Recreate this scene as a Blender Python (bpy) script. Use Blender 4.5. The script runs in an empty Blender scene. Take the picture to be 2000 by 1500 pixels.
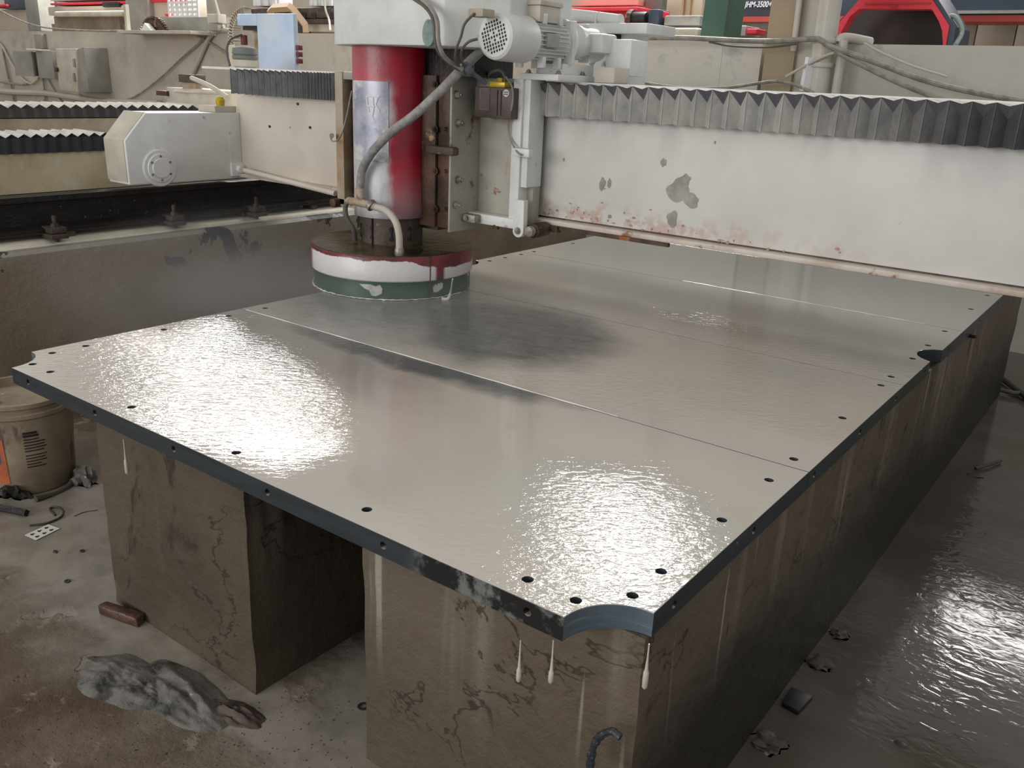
import bpy, bmesh, math, random
from mathutils import Vector, Matrix, noise
import numpy as np
random.seed(7)
S = bpy.context.scene
COL = S.collection
PI = math.pi
H = 0.63                      # height of the slate top above the floor; shapes are written with z = 0 on the slate
# ------------------------------------------------------------------ camera
F, YAW, PITCH, ROLL = 1720.66, -0.6314, 0.3322, 0.0438
CX, CY, CZ = 2.4286, -0.9765, 0.7614
_f = Vector((math.cos(PITCH)*math.sin(YAW), math.cos(PITCH)*math.cos(YAW), -math.sin(PITCH)))
_r = Vector((math.cos(YAW), -math.sin(YAW), 0)); _u = _r.cross(_f)
_r2 = math.cos(ROLL)*_r + math.sin(ROLL)*_u; _u2 = -math.sin(ROLL)*_r + math.cos(ROLL)*_u
cam = bpy.data.cameras.new('camera'); camo = bpy.data.objects.new('camera', cam); COL.objects.link(camo)
cam.sensor_width = 36; cam.lens = F/2000*36; cam.clip_start = .05; cam.clip_end = 200
camo.matrix_world = Matrix(((_r2.x,_u2.x,-_f.x,CX),(_r2.y,_u2.y,-_f.y,CY),(_r2.z,_u2.z,-_f.z,CZ+H),(0,0,0,1)))
S.camera = camo

def at(u, v, ax, c):
    """a point read off the photograph, on the plane axis ax = c (0 x, 1 y, 2 z)"""
    d = _r2*((u-1000)/F) - _u2*((v-750)/F) + _f
    o = Vector((CX, CY, CZ)); t = (c-o[ax])/d[ax]
    return o + d*t
X = lambda u, v, y: at(u, v, 1, y).x
Z = lambda u, v, y: at(u, v, 1, y).z
# ------------------------------------------------------------------ world and lights
W = bpy.data.worlds.new('world'); S.world = W; W.use_nodes = True
bg = W.node_tree.nodes['Background']; bg.inputs[0].default_value = (1.0, .985, .96, 1); bg.inputs[1].default_value = .58
def area(name, loc, sx, sy, energy, target=None, col=(1, .98, .95)):
    l = bpy.data.lights.new(name, 'AREA'); l.shape = 'RECTANGLE'; l.size = sx; l.size_y = sy; l.energy = energy; l.color = col
    o = bpy.data.objects.new(name, l); COL.objects.link(o); o.location = loc
    d = (Vector(target)-Vector(loc)) if target else Vector((0, 0, -1))
    o.rotation_euler = d.to_track_quat('-Z', 'Y').to_euler(); return o
area('roof_light', (-10.4, 7.8, 5.6), 5.0, 1.5, 1050)
area('roof_light', (-2.1, 8.0, 5.6), 1.4, 3.0, 620)
area('roof_light', (2.0, 12.6, 5.6), 1.8, 2.0, 330)
area('roof_light', (-2.6, 18.6, 5.6), 3.6, 2.6, 500)
area('front_fill_light', (-1.5, -8.5, 2.6), 6.0, 3.6, 430, (.3, 1.7, 1.0))  # added area light behind the camera, brightens the faces turned towards it
S.view_settings.view_transform = 'Standard'; S.view_settings.look = 'None'
S.view_settings.exposure = 0.0; S.view_settings.gamma = 1; S.view_settings.use_curve_mapping = False
try:
    S.cycles.use_denoising = True; S.cycles.max_bounces = 7; S.cycles.volume_bounces = 0
    S.cycles.caustics_reflective = False; S.cycles.caustics_refractive = False
    S.cycles.sample_clamp_indirect = 4
except Exception: pass

# ------------------------------------------------------------------ materials
def srgb(c):
    if isinstance(c, str): c = [int(c[i:i+2], 16)/255 for i in (0, 2, 4)]
    return tuple(((x/12.92) if x <= .04045 else ((x+.055)/1.055)**2.4) for x in c)+(1,)
class NT:
    def __init__(s, name):
        s.m = bpy.data.materials.new(name); s.m.use_nodes = True; s.t = s.m.node_tree; s.n = s.t.nodes
        s.b = s.n['Principled BSDF']; s.co = s.n.new('ShaderNodeNewGeometry').outputs['Position']
    def link(s, a, b): s.t.links.new(a, b)
    def val(s, sock, v):
        if hasattr(v, 'links') or isinstance(v, bpy.types.NodeSocket): s.link(v, sock)
        else: sock.default_value = v
    def math(s, op, a, b=None, c=None, clamp=False):
        n = s.n.new('ShaderNodeMath'); n.operation = op; n.use_clamp = clamp
        s.val(n.inputs[0], a)
        if b is not None: s.val(n.inputs[1], b)
        if c is not None: s.val(n.inputs[2], c)
        return n.outputs[0]
    def mix(s, f, a, b, bt='MIX'):
        n = s.n.new('ShaderNodeMixRGB'); n.blend_type = bt
        s.val(n.inputs[0], f); s.val(n.inputs[1], a); s.val(n.inputs[2], b); return n.outputs[0]
    def mapping(s, scale=(1, 1, 1), rot=(0, 0, 0), loc=(0, 0, 0), co=None):
        n = s.n.new('ShaderNodeMapping'); n.inputs['Scale'].default_value = scale
        n.inputs['Rotation'].default_value = rot; n.inputs['Location'].default_value = loc
        s.link(co or s.co, n.inputs[0]); return n.outputs[0]
    def noise(s, scale, detail=4, rough=.55, st=(1, 1, 1), dist=0, co=None):
        n = s.n.new('ShaderNodeTexNoise'); n.inputs['Scale'].default_value = scale
        n.inputs['Detail'].default_value = detail; n.inputs['Roughness'].default_value = rough
        n.inputs['Distortion'].default_value = dist
        s.link(s.mapping(st, co=co), n.inputs['Vector']); return n.outputs[0]
    def voro(s, scale, st=(1, 1, 1), feat='F1'):
        n = s.n.new('ShaderNodeTexVoronoi'); n.feature = feat; n.inputs['Scale'].default_value = scale
        s.link(s.mapping(st), n.inputs['Vector']); return n.outputs['Distance']
    def ramp(s, v, lo, hi, a=0., b=1.):
        n = s.n.new('ShaderNodeMapRange'); n.interpolation_type = 'SMOOTHSTEP'
        s.val(n.inputs[0], v); n.inputs[1].default_value = lo; n.inputs[2].default_value = hi
        n.inputs[3].default_value = a; n.inputs[4].default_value = b; return n.outputs[0]
    def sep(s, i, co=None):
        n = s.n.new('ShaderNodeSeparateXYZ'); s.link(co or s.co, n.inputs[0]); return n.outputs[i]
    def blob(s, c, r, rot=0, soft=.35, wob=.15, ws=4, axes=(0, 1)):
        """soft ellipse with a noisy rim, at a fixed place on the thing itself"""
        nz = s.math('MULTIPLY', s.math('SUBTRACT', s.noise(ws, 3), .5), wob*4)
        x = s.math('SUBTRACT', s.sep(axes[0]), c[0]); y = s.math('SUBTRACT', s.sep(axes[1]), c[1])
        ca, sa = math.cos(rot), math.sin(rot)
        xr = s.math('ADD', s.math('MULTIPLY', x, ca/r[0]), s.math('MULTIPLY', y, sa/r[0]))
        yr = s.math('ADD', s.math('MULTIPLY', x, -sa/r[1]), s.math('MULTIPLY', y, ca/r[1]))
        d = s.math('SQRT', s.math('ADD', s.math('MULTIPLY', xr, xr), s.math('MULTIPLY', yr, yr)))
        d = s.math('ADD', d, nz)
        return s.ramp(d, 1-soft, 1+soft, 1, 0)
    def bump(s, h, strength, dist=.01):
        n = s.n.new('ShaderNodeBump'); n.inputs['Strength'].default_value = 1
        n.inputs['Distance'].default_value = dist*strength; s.link(h, n.inputs['Height'])
        s.link(n.outputs[0], s.b.inputs['Normal']); return n
def mat(name, col, rough=.6, metal=0, var=None, layers=(), bump=None, coat=0, spec=.5):
    """layers: (colour, scale, lo, hi, stretch) noise-shaped stains and wear of the thing's own colour"""
    m = NT(name); c = srgb(col)
    if var:
        c2, sc = var; c = m.mix(m.ramp(m.noise(sc, 5, .6), .35, .68), c, srgb(c2))
    for L in layers:
        lc, sc, lo, hi = L[:4]; st = L[4] if len(L) > 4 else (1, 1, 1)
        c = m.mix(m.ramp(m.noise(sc, 6, .62, st), lo, hi), c, srgb(lc))
    m.val(m.b.inputs['Base Color'], c); m.b.inputs['Roughness'].default_value = rough
    m.b.inputs['Metallic'].default_value = metal; m.b.inputs['Specular IOR Level'].default_value = spec
    if bump: m.bump(m.noise(bump[0], 5, .6), bump[1])
    m.b.inputs['Coat Weight'].default_value = coat
    return m.m
M = {}
RUST = '6b4230'
M['beam'] = mat('beam_paint', 'd6d5d2', .45, var=('cccbc7', 2.5), layers=[('a9a89f', 9, .70, .73), ('cfccc4', 3, .55, .7, (1, 1, .25))], bump=(30, .06))
def primer(mm):
    t = NT.__new__(NT); t.m = mm; t.t = mm.node_tree; t.n = t.t.nodes; t.b = t.n['Principled BSDF']; t.co = t.n.new('ShaderNodeNewGeometry').outputs['Position']
    old = t.b.inputs['Base Color'].links[0].from_socket
    k = t.math('MULTIPLY', t.blob((.55, .925), (.95, .060), soft=.7, wob=.3, ws=9, axes=(0, 2)), t.ramp(t.noise(16, 5, .65), .42, .58))
    c = t.mix(t.math('MULTIPLY', k, .75), old, srgb('bf9f92'))
    k2 = t.math('MULTIPLY', t.ramp(t.noise(5, 4, .6, (1, 1, .5)), .45, .62), t.math('MULTIPLY', t.ramp(t.sep(2), 1.10, 1.27), .45))
    c = t.mix(k2, c, srgb('a8a8a4')); t.link(c, t.b.inputs['Base Color'])
primer(M['beam'])
M['beam_left'] = mat('beam_paint_left', 'd5cdc1', .5, var=('c8c0b4', 3), layers=[('6b6258', 16, .70, .73), (RUST, 9, .72, .76)], bump=(30, .05))
M['white'] = mat('machine_white', 'dfe1e0', .45, var=('d0d2cf', 6), layers=[('8d8c86', 14, .66, .74)], bump=(40, .05))
M['truck'] = mat('truck_white', 'e4e6e6', .45, var=('d8d9d7', 5), layers=[('bda097', 16, .64, .74)], bump=(50, .04))
M['cream'] = mat('dusty_cream', 'cbc4b6', .7, var=('b5ad9f', 5), bump=(30, .1))
M['grey_paint'] = mat('grey_green_paint', 'a9a79c', .5, var=('93928a', 6), layers=[(RUST, 9, .6, .68), ('5b4a3c', 15, .66, .72)], bump=(40, .1))
M['rusty'] = mat('rusty_steel', '5a4031', .55, .2, var=('33261f', 9), layers=[('a98b6c', 14, .6, .7), ('94522b', 7, .62, .7)], bump=(50, .2))
M['rust_light'] = mat('rust_on_cream', 'aba394', .6, var=('a08468', 9), layers=[('7a5238', 12, .60, .68)], bump=(40, .12))
M['dark_steel'] = mat('dark_steel', '2c2827', .4, .3, var=('1d1b1c', 20), layers=[('6f7174', 60, .64, .7)], bump=(80, .25))
M['bolt'] = mat('bolt_grey', 'a09c92', .45, .3, var=('6f655b', 40))
M['black'] = mat('black_rubber', '201f20', .5)
M['hole'] = mat('hole_dark', '101011', .6)
M['brown_mud'] = mat('muddy_steel', '574b44', .6, .1, var=('43362f', 14), layers=[('8a7d70', 20, .62, .7)], bump=(60, .2))
M['rubber_hose'] = mat('dusty_hose', '7d7f82', .6, var=('a09d99', 30), bump=(160, .15))
M['cable'] = mat('dusty_cable', '9d988f', .6, var=('7b766f', 20))
M['cable_dark'] = mat('dark_cable', '5a5754', .6)
M['cable_pale'] = mat('pale_cable', 'bdb7ab', .6)
M['wall'] = mat('plastered_concrete', 'c3bcaf', .85, var=('b3ac9f', 1.4), layers=[('a39c90', 2.2, .56, .72), ('bdb5a7', 3.5, .6, .7)], bump=(18, .35))
M['wall_right'] = mat('pale_plaster', 'cdc9c1', .85, var=('bfbbb3', 1.4), layers=[('aeaba5', 3.2, .58, .7)], bump=(18, .3))
M['column'] = mat('bare_concrete_column', 'a0927f', .85, var=('ab9a80', 3), layers=[('4b463f', 16, .71, .74)], bump=(26, .4))
M['far'] = mat('far_cream_panels', 'cfc5b4', .8, var=('bfb5a5', 1))
M['navy'] = mat('navy_paint', '3c4a5c', .5, var=('36414f', 2))
M['red'] = mat('red_paint', 'e8374a', .5, var=('d92f40', 3))
M['redstripe'] = mat('red_stripe', 'b8483c', .5)
M['darkred'] = mat('dark_red', 'b02a30', .5)
M['green'] = mat('green_paint', '3f6657', .6, var=('37594d', 4))
M['blue_panel'] = mat('blue_panel', 'c3cddb', .4, var=('adc3de', 5), layers=[('7fa6d6', 7, .60, .74)])
M['burgundy'] = mat('burgundy', '6d2f3a', .5)
M['yellow'] = mat('brass_yellow', 'c2a430', .35, .3)
M['ctrl'] = mat('control_brown', '5a4c47', .45, var=('4c403c', 12), bump=(50, .05))
M['lettering'] = mat('white_lettering', 'e0e2e6', .5)
M['ink'] = mat('black_ink', '262424', .6)
M['paper'] = mat('card_white', 'dfddd6', .5)
M['orange'] = mat('orange_label', 'c06a45', .5, var=('a5583b', 20))
M['label_blue'] = mat('blue_label', '4a5a78', .5, var=('39455f', 30))
M['bucket'] = mat('dirty_bucket', '9b8c76', .6, var=('837462', 9), layers=[('4d453c', 8, .58, .68, (1, 1, .4)), ('c2b6a0', 16, .68, .72)], bump=(25, .2))
M['plastic'] = mat('wet_grey_plastic', '62605c', .10, var=('7d7973', 9), layers=[('383736', 8, .50, .62)], bump=(30, .6))
M['brick'] = mat('wet_brick', '5f4034', .35, var=('3f2d26', 30), bump=(60, .4))
M['rope'] = mat('old_wire', '3d3833', .5)
M['pale_rail'] = mat('pale_grey_rail', 'a9a9a8', .5, var=('96918a', 6))
M['wood'] = mat('pale_wood', 'b79b80', .7)
M['plate'] = mat('name_plate', 'b5b8c4', .35, .2, var=('8f93a8', 12), layers=[('d8d8d8', 8, .5, .62)])
M['drip'] = mat('slurry_drip', 'c9c2b6', .15, var=('bab3a7', 60))
M['foam_glint'] = mat('water_glint', 'e6e3dc', .2)  # white water; also carries the painted glint of the joint beads

# concrete of the piers, darker towards the floor
def mat_pier(name, c1, c2, dark_lo, dark_hi, darkc, streaks=False):
    m = NT(name); z = m.sep(2)
    c = m.mix(m.ramp(m.noise(3.2, 6, .62), .36, .66), srgb(c1), srgb(c2))
    c = m.mix(m.ramp(m.noise(7, 6, .65, (1, 1, .6), .6), .6, .68), c, srgb('3d342b'))
    c = m.mix(m.math('MULTIPLY', m.ramp(m.noise(11, 4, .5, (1, 1, .06)), .56, .7, 0, .4), m.ramp(z, .1, .55)), c, srgb('9d9588'))
    cr = m.math('ABSOLUTE', m.math('SUBTRACT', m.noise(3.4, 5, .6, (1, 1, 1.3), .3), .5))
    c = m.mix(m.math('MULTIPLY', m.ramp(cr, .002, .012, .75, 0), m.ramp(m.noise(2.1, 2), .48, .58)), c, srgb('2f2822'))
    if streaks:
        c = m.mix(m.math('MULTIPLY', m.ramp(m.noise(26, 2, .5, (1, 1, .045)), .66, .72), m.ramp(z, .2, .5)), c, srgb('a39b8e'))
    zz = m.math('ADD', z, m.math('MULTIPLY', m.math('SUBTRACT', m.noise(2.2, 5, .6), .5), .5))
    low_dark = m.ramp(zz, dark_lo, dark_hi, 1, 0)
    if streaks: low_dark = m.math('MULTIPLY', low_dark, m.ramp(m.sep(0), 1.905, 1.915, .25, 1))
    c = m.mix(low_dark, c, srgb(darkc))
    m.link(c, m.b.inputs['Base Color']); m.val(m.b.inputs['Roughness'], m.ramp(low_dark, 0, 1, .62, .45))
    m.b.inputs['Specular IOR Level'].default_value = .3
    h = m.math('ADD', m.noise(9, 8, .7), m.math('MULTIPLY', m.voro(22), .15)); m.bump(h, 1.6)
    return m.m
M['pier'] = mat_pier('pier_concrete', '5c5144', '4e453a', -.2, .08, '4f4a40')
M['pier_long'] = mat_pier('pier_concrete_long', '63574a', '6b6053', .18, .50, '2c2925', True)
def mat_leftwall():
    m = NT('rail_wall_concrete'); z = m.sep(2)
    c = m.mix(m.ramp(m.noise(2.4, 6, .6), .34, .66), srgb('95887c'), srgb('84745f'))
    c = m.mix(m.ramp(z, .60, .70), c, srgb('96938b'))
    c = m.mix(m.math('MULTIPLY', m.ramp(m.noise(4.6, 5, .62, (1, 1, 1), .4), .60, .62), m.ramp(z, .42, .62)), c, srgb('2d2f33'))
    c = m.mix(m.ramp(m.noise(6, 5, .6, (1, 1, .3)), .66, .74), c, srgb('6e3f28'))
    m.link(c, m.b.inputs['Base Color']); m.b.inputs['Roughness'].default_value = .5
    m.bump(m.noise(8, 8, .7), 1.5); return m.m
M['leftwall'] = mat_leftwall()
M['wall_yellow'] = mat('stained_concrete', 'c8bda2', .7, var=('b2a488', 3), layers=[('d0c7b2', 5, .56, .66), ('5e5340', 9, .66, .72, (1, 1, .4))], bump=(20, .4))
M['wall_brown'] = mat('brown_concrete', '9b8f80', .8, var=('7c6f60', 2, ), layers=[('5e4b3a', 5, .6, .7, (1, 1, .2))], bump=(20, .3))
M['caked'] = mat('caked_slurry', 'e0d9c8', .8, var=('c9c0ae', 6), bump=(20, .4))

def mat_slate():
    m = NT('slurry_covered_slate')
    n = m.n.new('ShaderNodeNewGeometry'); nz = m.sep(2, n.outputs['Normal'])
    up = m.ramp(nz, .55, .9)
    # the milky film: thick nearly everywhere, thin and showing slate where the water runs clear
    film = m.mix(m.ramp(m.noise(1.3, 3, .5), .35, .68), srgb('c4bab0'), srgb('b9b4ab'))
    film = m.mix(m.ramp(m.sep(1), 1.1, 3.2), film, srgb('8f8e88'))
    t1 = m.blob((.80, 1.22), (.40, .31), rot=-.25, soft=.30, wob=.20, ws=3)
    t1b = m.blob((.30, 1.2), (.55, .38), rot=0, soft=.6, wob=.15, ws=4)
    below = m.ramp(m.sep(1), .786, .789, 1, 0)
    t2 = m.math('MULTIPLY', m.blob((.78, .80), (.52, .105), rot=0, soft=.35, wob=.3, ws=5), below)
    t3 = m.math('MULTIPLY', m.blob((.35, .70), (.55, .22), rot=-.2, soft=.7, wob=.3, ws=3), below)
    beam_refl = m.blob((.95, 2.05), (1.1, .24), rot=-.12, soft=.8, wob=.3, ws=2.5)  # dark reflection of the beam underside, painted into the film colour
    t5 = m.blob((.15, 2.6), (.9, .8), rot=0, soft=.9, wob=.2, ws=2)
    swirl = m.ramp(m.noise(9, 5, .6, (1, 2.2, 1), .8), .35, .7, .82, 1.)
    thin = m.math('MAXIMUM', m.math('MULTIPLY', t1, .86), m.math('MULTIPLY', t1b, .66))
    thin = m.math('MULTIPLY', thin, swirl)
    thin = m.math('MAXIMUM', thin, m.math('MULTIPLY', t2, .85))
    thin = m.math('MAXIMUM', thin, m.math('MULTIPLY', t3, .52))
    thin = m.math('MAXIMUM', thin, m.math('MULTIPLY', beam_refl, .5))
    thin = m.math('MAXIMUM', thin, m.math('MULTIPLY', t5, .25))
    top = m.mix(thin, film, srgb('434b4f'))
    side = m.mix(m.ramp(m.noise(5, 4, .6, (1, 1, 8)), .4, .65), srgb('353b40'), srgb('2d3236'))
    side = m.mix(m.ramp(m.noise(22, 3, .6, (.35, .35, 1)), .7, .73), side, srgb('8b8d8c'))
    # the front edge near the corner is smeared black and grey
    sm = m.math('MULTIPLY', m.ramp(m.sep(0), 1.50, 1.56), m.ramp(m.sep(1), .02, .05, 1, 0))
    sm = m.math('MULTIPLY', sm, m.ramp(m.sep(0), 1.9, 1.91, 1, 0))
    smc = m.mix(m.ramp(m.noise(14, 5, .65), .48, .6), srgb('232323'), srgb('707271'))
    side = m.mix(m.math('MULTIPLY', sm, m.ramp(m.sep(0), 1.84, 1.845, 1, 0)), side, smc)
    c = m.mix(up, side, top); m.link(c, m.b.inputs['Base Color'])
    m.val(m.b.inputs['Roughness'], m.mix(up, (.38, .38, .38, 1), (.045, .045, .045, 1)))
    m.b.inputs['IOR'].default_value = 1.34
    # ripples: strong in the shallows left and right, nearly flat in the thick middle
    co = m.mapping((1, 1, 1), (0, 0, -.63))
    r1 = m.blob((.33, .30), (.62, .30), rot=-.15, soft=.5, wob=.15, ws=4)
    r2 = m.blob((1.78, .26), (.30, .34), rot=.3, soft=.5, wob=.2, ws=5)
    r3 = m.blob((1.5, 1.6), (.55, .5), rot=-.2, soft=.6, wob=.2, ws=4)
    r4 = m.blob((.7, 1.2), (.8, .45), rot=-.2, soft=.6, wob=.2, ws=4)
    w = m.math('MAXIMUM', m.math('MAXIMUM', r1, m.math('MULTIPLY', r2, .7)), m.math('MAXIMUM', m.math('MULTIPLY', r3, .8), m.math('MULTIPLY', r4, .75)))
    w = m.math('ADD', m.math('MULTIPLY', w, 1.), .05)
    h = m.math('ADD', m.noise(30, 3, .55, (1, 2.2, 1), .5, co=co), m.math('MULTIPLY', m.noise(75, 2, .5, (1, 2.0, 1), co=co), .35))
    m.bump(m.math('MULTIPLY', h, m.math('MULTIPLY', w, up)), 1.0, .0028)
    return m.m
M['slate'] = mat_slate()
M['slate_fresh'] = mat('fresh_cut_slate', '5d6b76', .3, var=('4b5862', 4), layers=[('707d84', 7, .55, .65, (.3, .3, 9))])

def mat_floor():
    m = NT('wet_workshop_floor')
    c = m.mix(m.ramp(m.noise(2.2, 7, .68), .38, .64), srgb('786a5a'), srgb('5c4b39'))
    c = m.mix(m.ramp(m.noise(9, 6, .7, (1, 1, 1), .5), .57, .66), c, srgb('97897a'))
    c = m.mix(m.ramp(m.noise(38, 3, .6), .68, .71), c, srgb('2f261e'))
    pale = m.blob((-.15, .22), (.75, .30), rot=-.35, soft=.45, wob=.35, ws=4)
    p2 = m.blob((.60, .0), (.42, .12), rot=-.1, soft=.6, wob=.4, ws=7)
    p3 = m.blob((1.22, .3), (.24, .45), rot=0, soft=.5, wob=.3, ws=6)
    p4 = m.blob((1.1, .04), (.30, .10), rot=0.05, soft=.3, wob=.35, ws=8)
    pale = m.math('MAXIMUM', m.math('MAXIMUM', pale, p2), m.math('MAXIMUM', p3, p4))
    c = m.mix(m.math('MULTIPLY', pale, .85), c, m.mix(m.ramp(m.noise(6, 4, .6), .4, .65), srgb('a39c92'), srgb('898379')))
    right = m.ramp(m.sep(0), 1.6, 1.9)
    c = m.mix(right, c, m.mix(m.ramp(m.noise(1.8, 5, .6), .4, .62), srgb('625e58'), srgb('544f47')))
    m.link(c, m.b.inputs['Base Color'])
    wet = m.math('MAXIMUM', m.math('MAXIMUM', m.math('MULTIPLY', pale, .8), right), m.ramp(m.noise(5, 5, .6), .6, .66))
    m.val(m.b.inputs['Roughness'], m.ramp(wet, 0, 1, .55, .06))
    m.b.inputs['IOR'].default_value = 1.34
    dry = m.math('MULTIPLY', m.noise(24, 7, .72), m.ramp(wet, 0, 1, 1, .03))
    patch = m.math('MAXIMUM', m.blob((2.38, 2.15), (.34, .50), soft=.6, wob=.3, ws=3), m.math('MULTIPLY', m.blob((2.05, 1.2), (.3, .5), soft=.8, wob=.3, ws=4), .35))
    rip = m.math('MULTIPLY', m.noise(15, 2, .5, (1, 1.8, 1), 1.0), m.math('MULTIPLY', right, m.math('ADD', m.math('MULTIPLY', patch, .55), .03)))
    m.bump(m.math('ADD', dry, rip), 1.0, .008)
    return m.m
M['floor'] = mat_floor()

def mat_column_paint():
    """red paint of the grinding column, worn to white by splashed slurry on its left and lower parts"""
    m = NT('red_white_column')
    x, y, z = m.sep(0), m.sep(1), m.sep(2)
    ang = m.math('ADD', m.math('MULTIPLY', m.math('SUBTRACT', x, .05), .62), m.math('MULTIPLY', m.math('SUBTRACT', y, 1.45), -.0))
    # s runs around the front from left to right
    s = m.math('ADD', m.math('MULTIPLY', m.math('SUBTRACT', x, .05), .79), m.math('MULTIPLY', m.math('SUBTRACT', y, 1.45), .61))
    nz = m.math('MULTIPLY', m.math('SUBTRACT', m.noise(9, 4, .6, (1, 1, .5)), .5), .10)
    s2 = m.math('ADD', s, nz)
    white = m.ramp(s2, -.01, .04, 1, 0)
    topred = m.ramp(m.math('ADD', z, nz), 1.30, 1.40)
    white = m.math('MULTIPLY', white, m.ramp(topred, 0, 1, 1, .12))
    low = m.ramp(m.math('ADD', z, nz), .93, 1.10, 1, 0)
    red = m.mix(m.ramp(m.noise(6, 4), .35, .7), srgb('ad132f'), srgb('8a1f30'))
    c = m.mix(m.math('MULTIPLY', low, .75), red, srgb('93747a'))
    c = m.mix(white, c, m.mix(m.ramp(m.noise(10, 4), .4, .7), srgb('c6c8cb'), srgb('a9a8ab')))
    c = m.mix(m.ramp(m.math('ADD', z, nz), .86, .95, .8, 0), c, srgb('5f5250'))
    m.link(c, m.b.inputs['Base Color']); m.b.inputs['Roughness'].default_value = .35
    m.bump(m.noise(60, 3), .1); return m.m
M['column_paint'] = mat_column_paint()
def mat_disc():
    m = NT('disc_shell_red_white')
    z = m.sep(2)
    s = m.math('ADD', m.math('MULTIPLY', m.math('SUBTRACT', m.sep(0), .06), .79), m.math('MULTIPLY', m.math('SUBTRACT', m.sep(1), 1.45), .61))
    nz = m.math('MULTIPLY', m.math('SUBTRACT', m.noise(13, 5, .65), .5), .03)
    hi = m.math('SUBTRACT', .772, m.math('MULTIPLY', m.ramp(s, .05, .24), .035))
    a = m.ramp(m.math('SUBTRACT', hi, m.math('ADD', z, nz)), -.002, .002)
    e = m.ramp(m.math('ADD', s, nz), -.30, -.27)
    sp = m.math('SUBTRACT', 1., m.ramp(m.math('ABSOLUTE', m.math('SUBTRACT', s, .197)), .008, .02, 1, 0))
    c = m.mix(m.ramp(m.noise(12, 3), .4, .7), srgb('7c2631'), srgb('4d2a28'))
    c = m.mix(m.math('MULTIPLY', m.math('MULTIPLY', a, e), sp), c, srgb('d3cfd0'))
    m.link(c, m.b.inputs['Base Color']); m.b.inputs['Roughness'].default_value = .35
    m.bump(m.noise(40, 3), .15); return m.m
M['disc_shell'] = mat_disc()
M['disc_ring'] = mat('green_ring', '1b4a30', .3, var=('3d5a49', 9), layers=[('1f4a31', 7, .55, .62), ('d0d0cc', 8.5, .66, .67)], bump=(50, .1))
M['disc_top'] = mat('muddy_disc_top', '2e2823', .25, var=('5c5030', 7), layers=[('221e1b', 6, .5, .6)], bump=(30, .4))
def mat_bellows():
    m = NT('dusty_bellows'); x = m.sep(0)
    d = m.math('ADD', x, m.math('MULTIPLY', m.math('SUBTRACT', m.noise(5, 5, .6), .5), .5))
    c = m.mix(m.ramp(m.noise(12, 4, .6), .35, .65), srgb('b4b2ac'), srgb('9c9c9a'))
    c = m.mix(m.ramp(d, 1.35, 2.05), c, srgb('47464a'))
    m.link(c, m.b.inputs['Base Color']); m.b.inputs['Roughness'].default_value = .5; m.bump(m.noise(30, 4), .3); return m.m
M['bellows'] = mat_bellows()
M['bellows_gusset'] = mat('bellows_gusset', '55545a', .6)
M['bellows_top'] = mat('bellows_dust', 'd9d6cf', .8, var=('bdb9b1', 9))
M['bellows_grey'] = mat('bellows_grey', '7e8082', .55, var=('6c6e70', 20))
M['skirt'] = mat('black_skirt', '2a2c31', .4, var=('202126', 9), layers=[('9b9da0', 12, .66, .76, (1, 1, .5))])
M['water'] = mat('milky_water', 'b4b1a9', .08)

# ------------------------------------------------------------------ mesh helpers
def nb(): return bmesh.new()
def box(bm, x0, x1, y0, y1, z0, z1, bev=0):
    r = bmesh.ops.create_cube(bm, size=1)
    vs = r['verts']
    for v in vs: v.co = Vector(((x0+x1)/2+v.co.x*(x1-x0), (y0+y1)/2+v.co.y*(y1-y0), (z0+z1)/2+v.co.z*(z1-z0)))
    if bev:
        es = list({e for v in vs for e in v.link_edges})
        bmesh.ops.bevel(bm, geom=es, offset=bev, segments=2, affect='EDGES', profile=.5)
    return bm
def prism(bm, pts, ax, a0, a1, bev=0):
    """polygon pts in the two other axes, extruded along ax"""
    def P(p, a):
        l = list(p); l.insert(ax, a); return Vector(l)
    lo = [bm.verts.new(P(p, a0)) for p in pts]; hi = [bm.verts.new(P(p, a1)) for p in pts]
    fs = [bm.faces.new(lo), bm.faces.new(hi[::-1])]
    n = len(pts)
    for i in range(n): fs.append(bm.faces.new((lo[i], hi[i], hi[(i+1) % n], lo[(i+1) % n])))
    bmesh.ops.recalc_face_normals(bm, faces=fs)
    if bev:
        es = list({e for f in fs for e in f.edges})
        bmesh.ops.bevel(bm, geom=es, offset=bev, segments=2, affect='EDGES', profile=.5)
    return bm
def frame(d):
    d = d.normalized(); a = Vector((0, 0, 1)) if abs(d.z) < .9 else Vector((1, 0, 0))
    u = d.cross(a).normalized(); return u, d.cross(u).normalized()
def cyl(bm, p0, p1, r0, r1=None, seg=24, bev=0):
    p0, p1 = Vector(p0), Vector(p1); r1 = r0 if r1 is None else r1
    u, v = frame(p1-p0); a = []; b = []
    for i in range(seg):
        t = 2*PI*i/seg; w = u*math.cos(t)+v*math.sin(t)
        a.append(bm.verts.new(p0+w*r0)); b.append(bm.verts.new(p1+w*r1))
    fs = [bm.faces.new(a), bm.faces.new(b[::-1])]
    for i in range(seg): fs.append(bm.faces.new((a[i], b[i], b[(i+1) % seg], a[(i+1) % seg])))
    bmesh.ops.recalc_face_normals(bm, faces=fs)
    if bev: bmesh.ops.bevel(bm, geom=list(fs[0].edges)+list(fs[1].edges), offset=bev, segments=2, affect='EDGES', profile=.5)
    return bm
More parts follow.
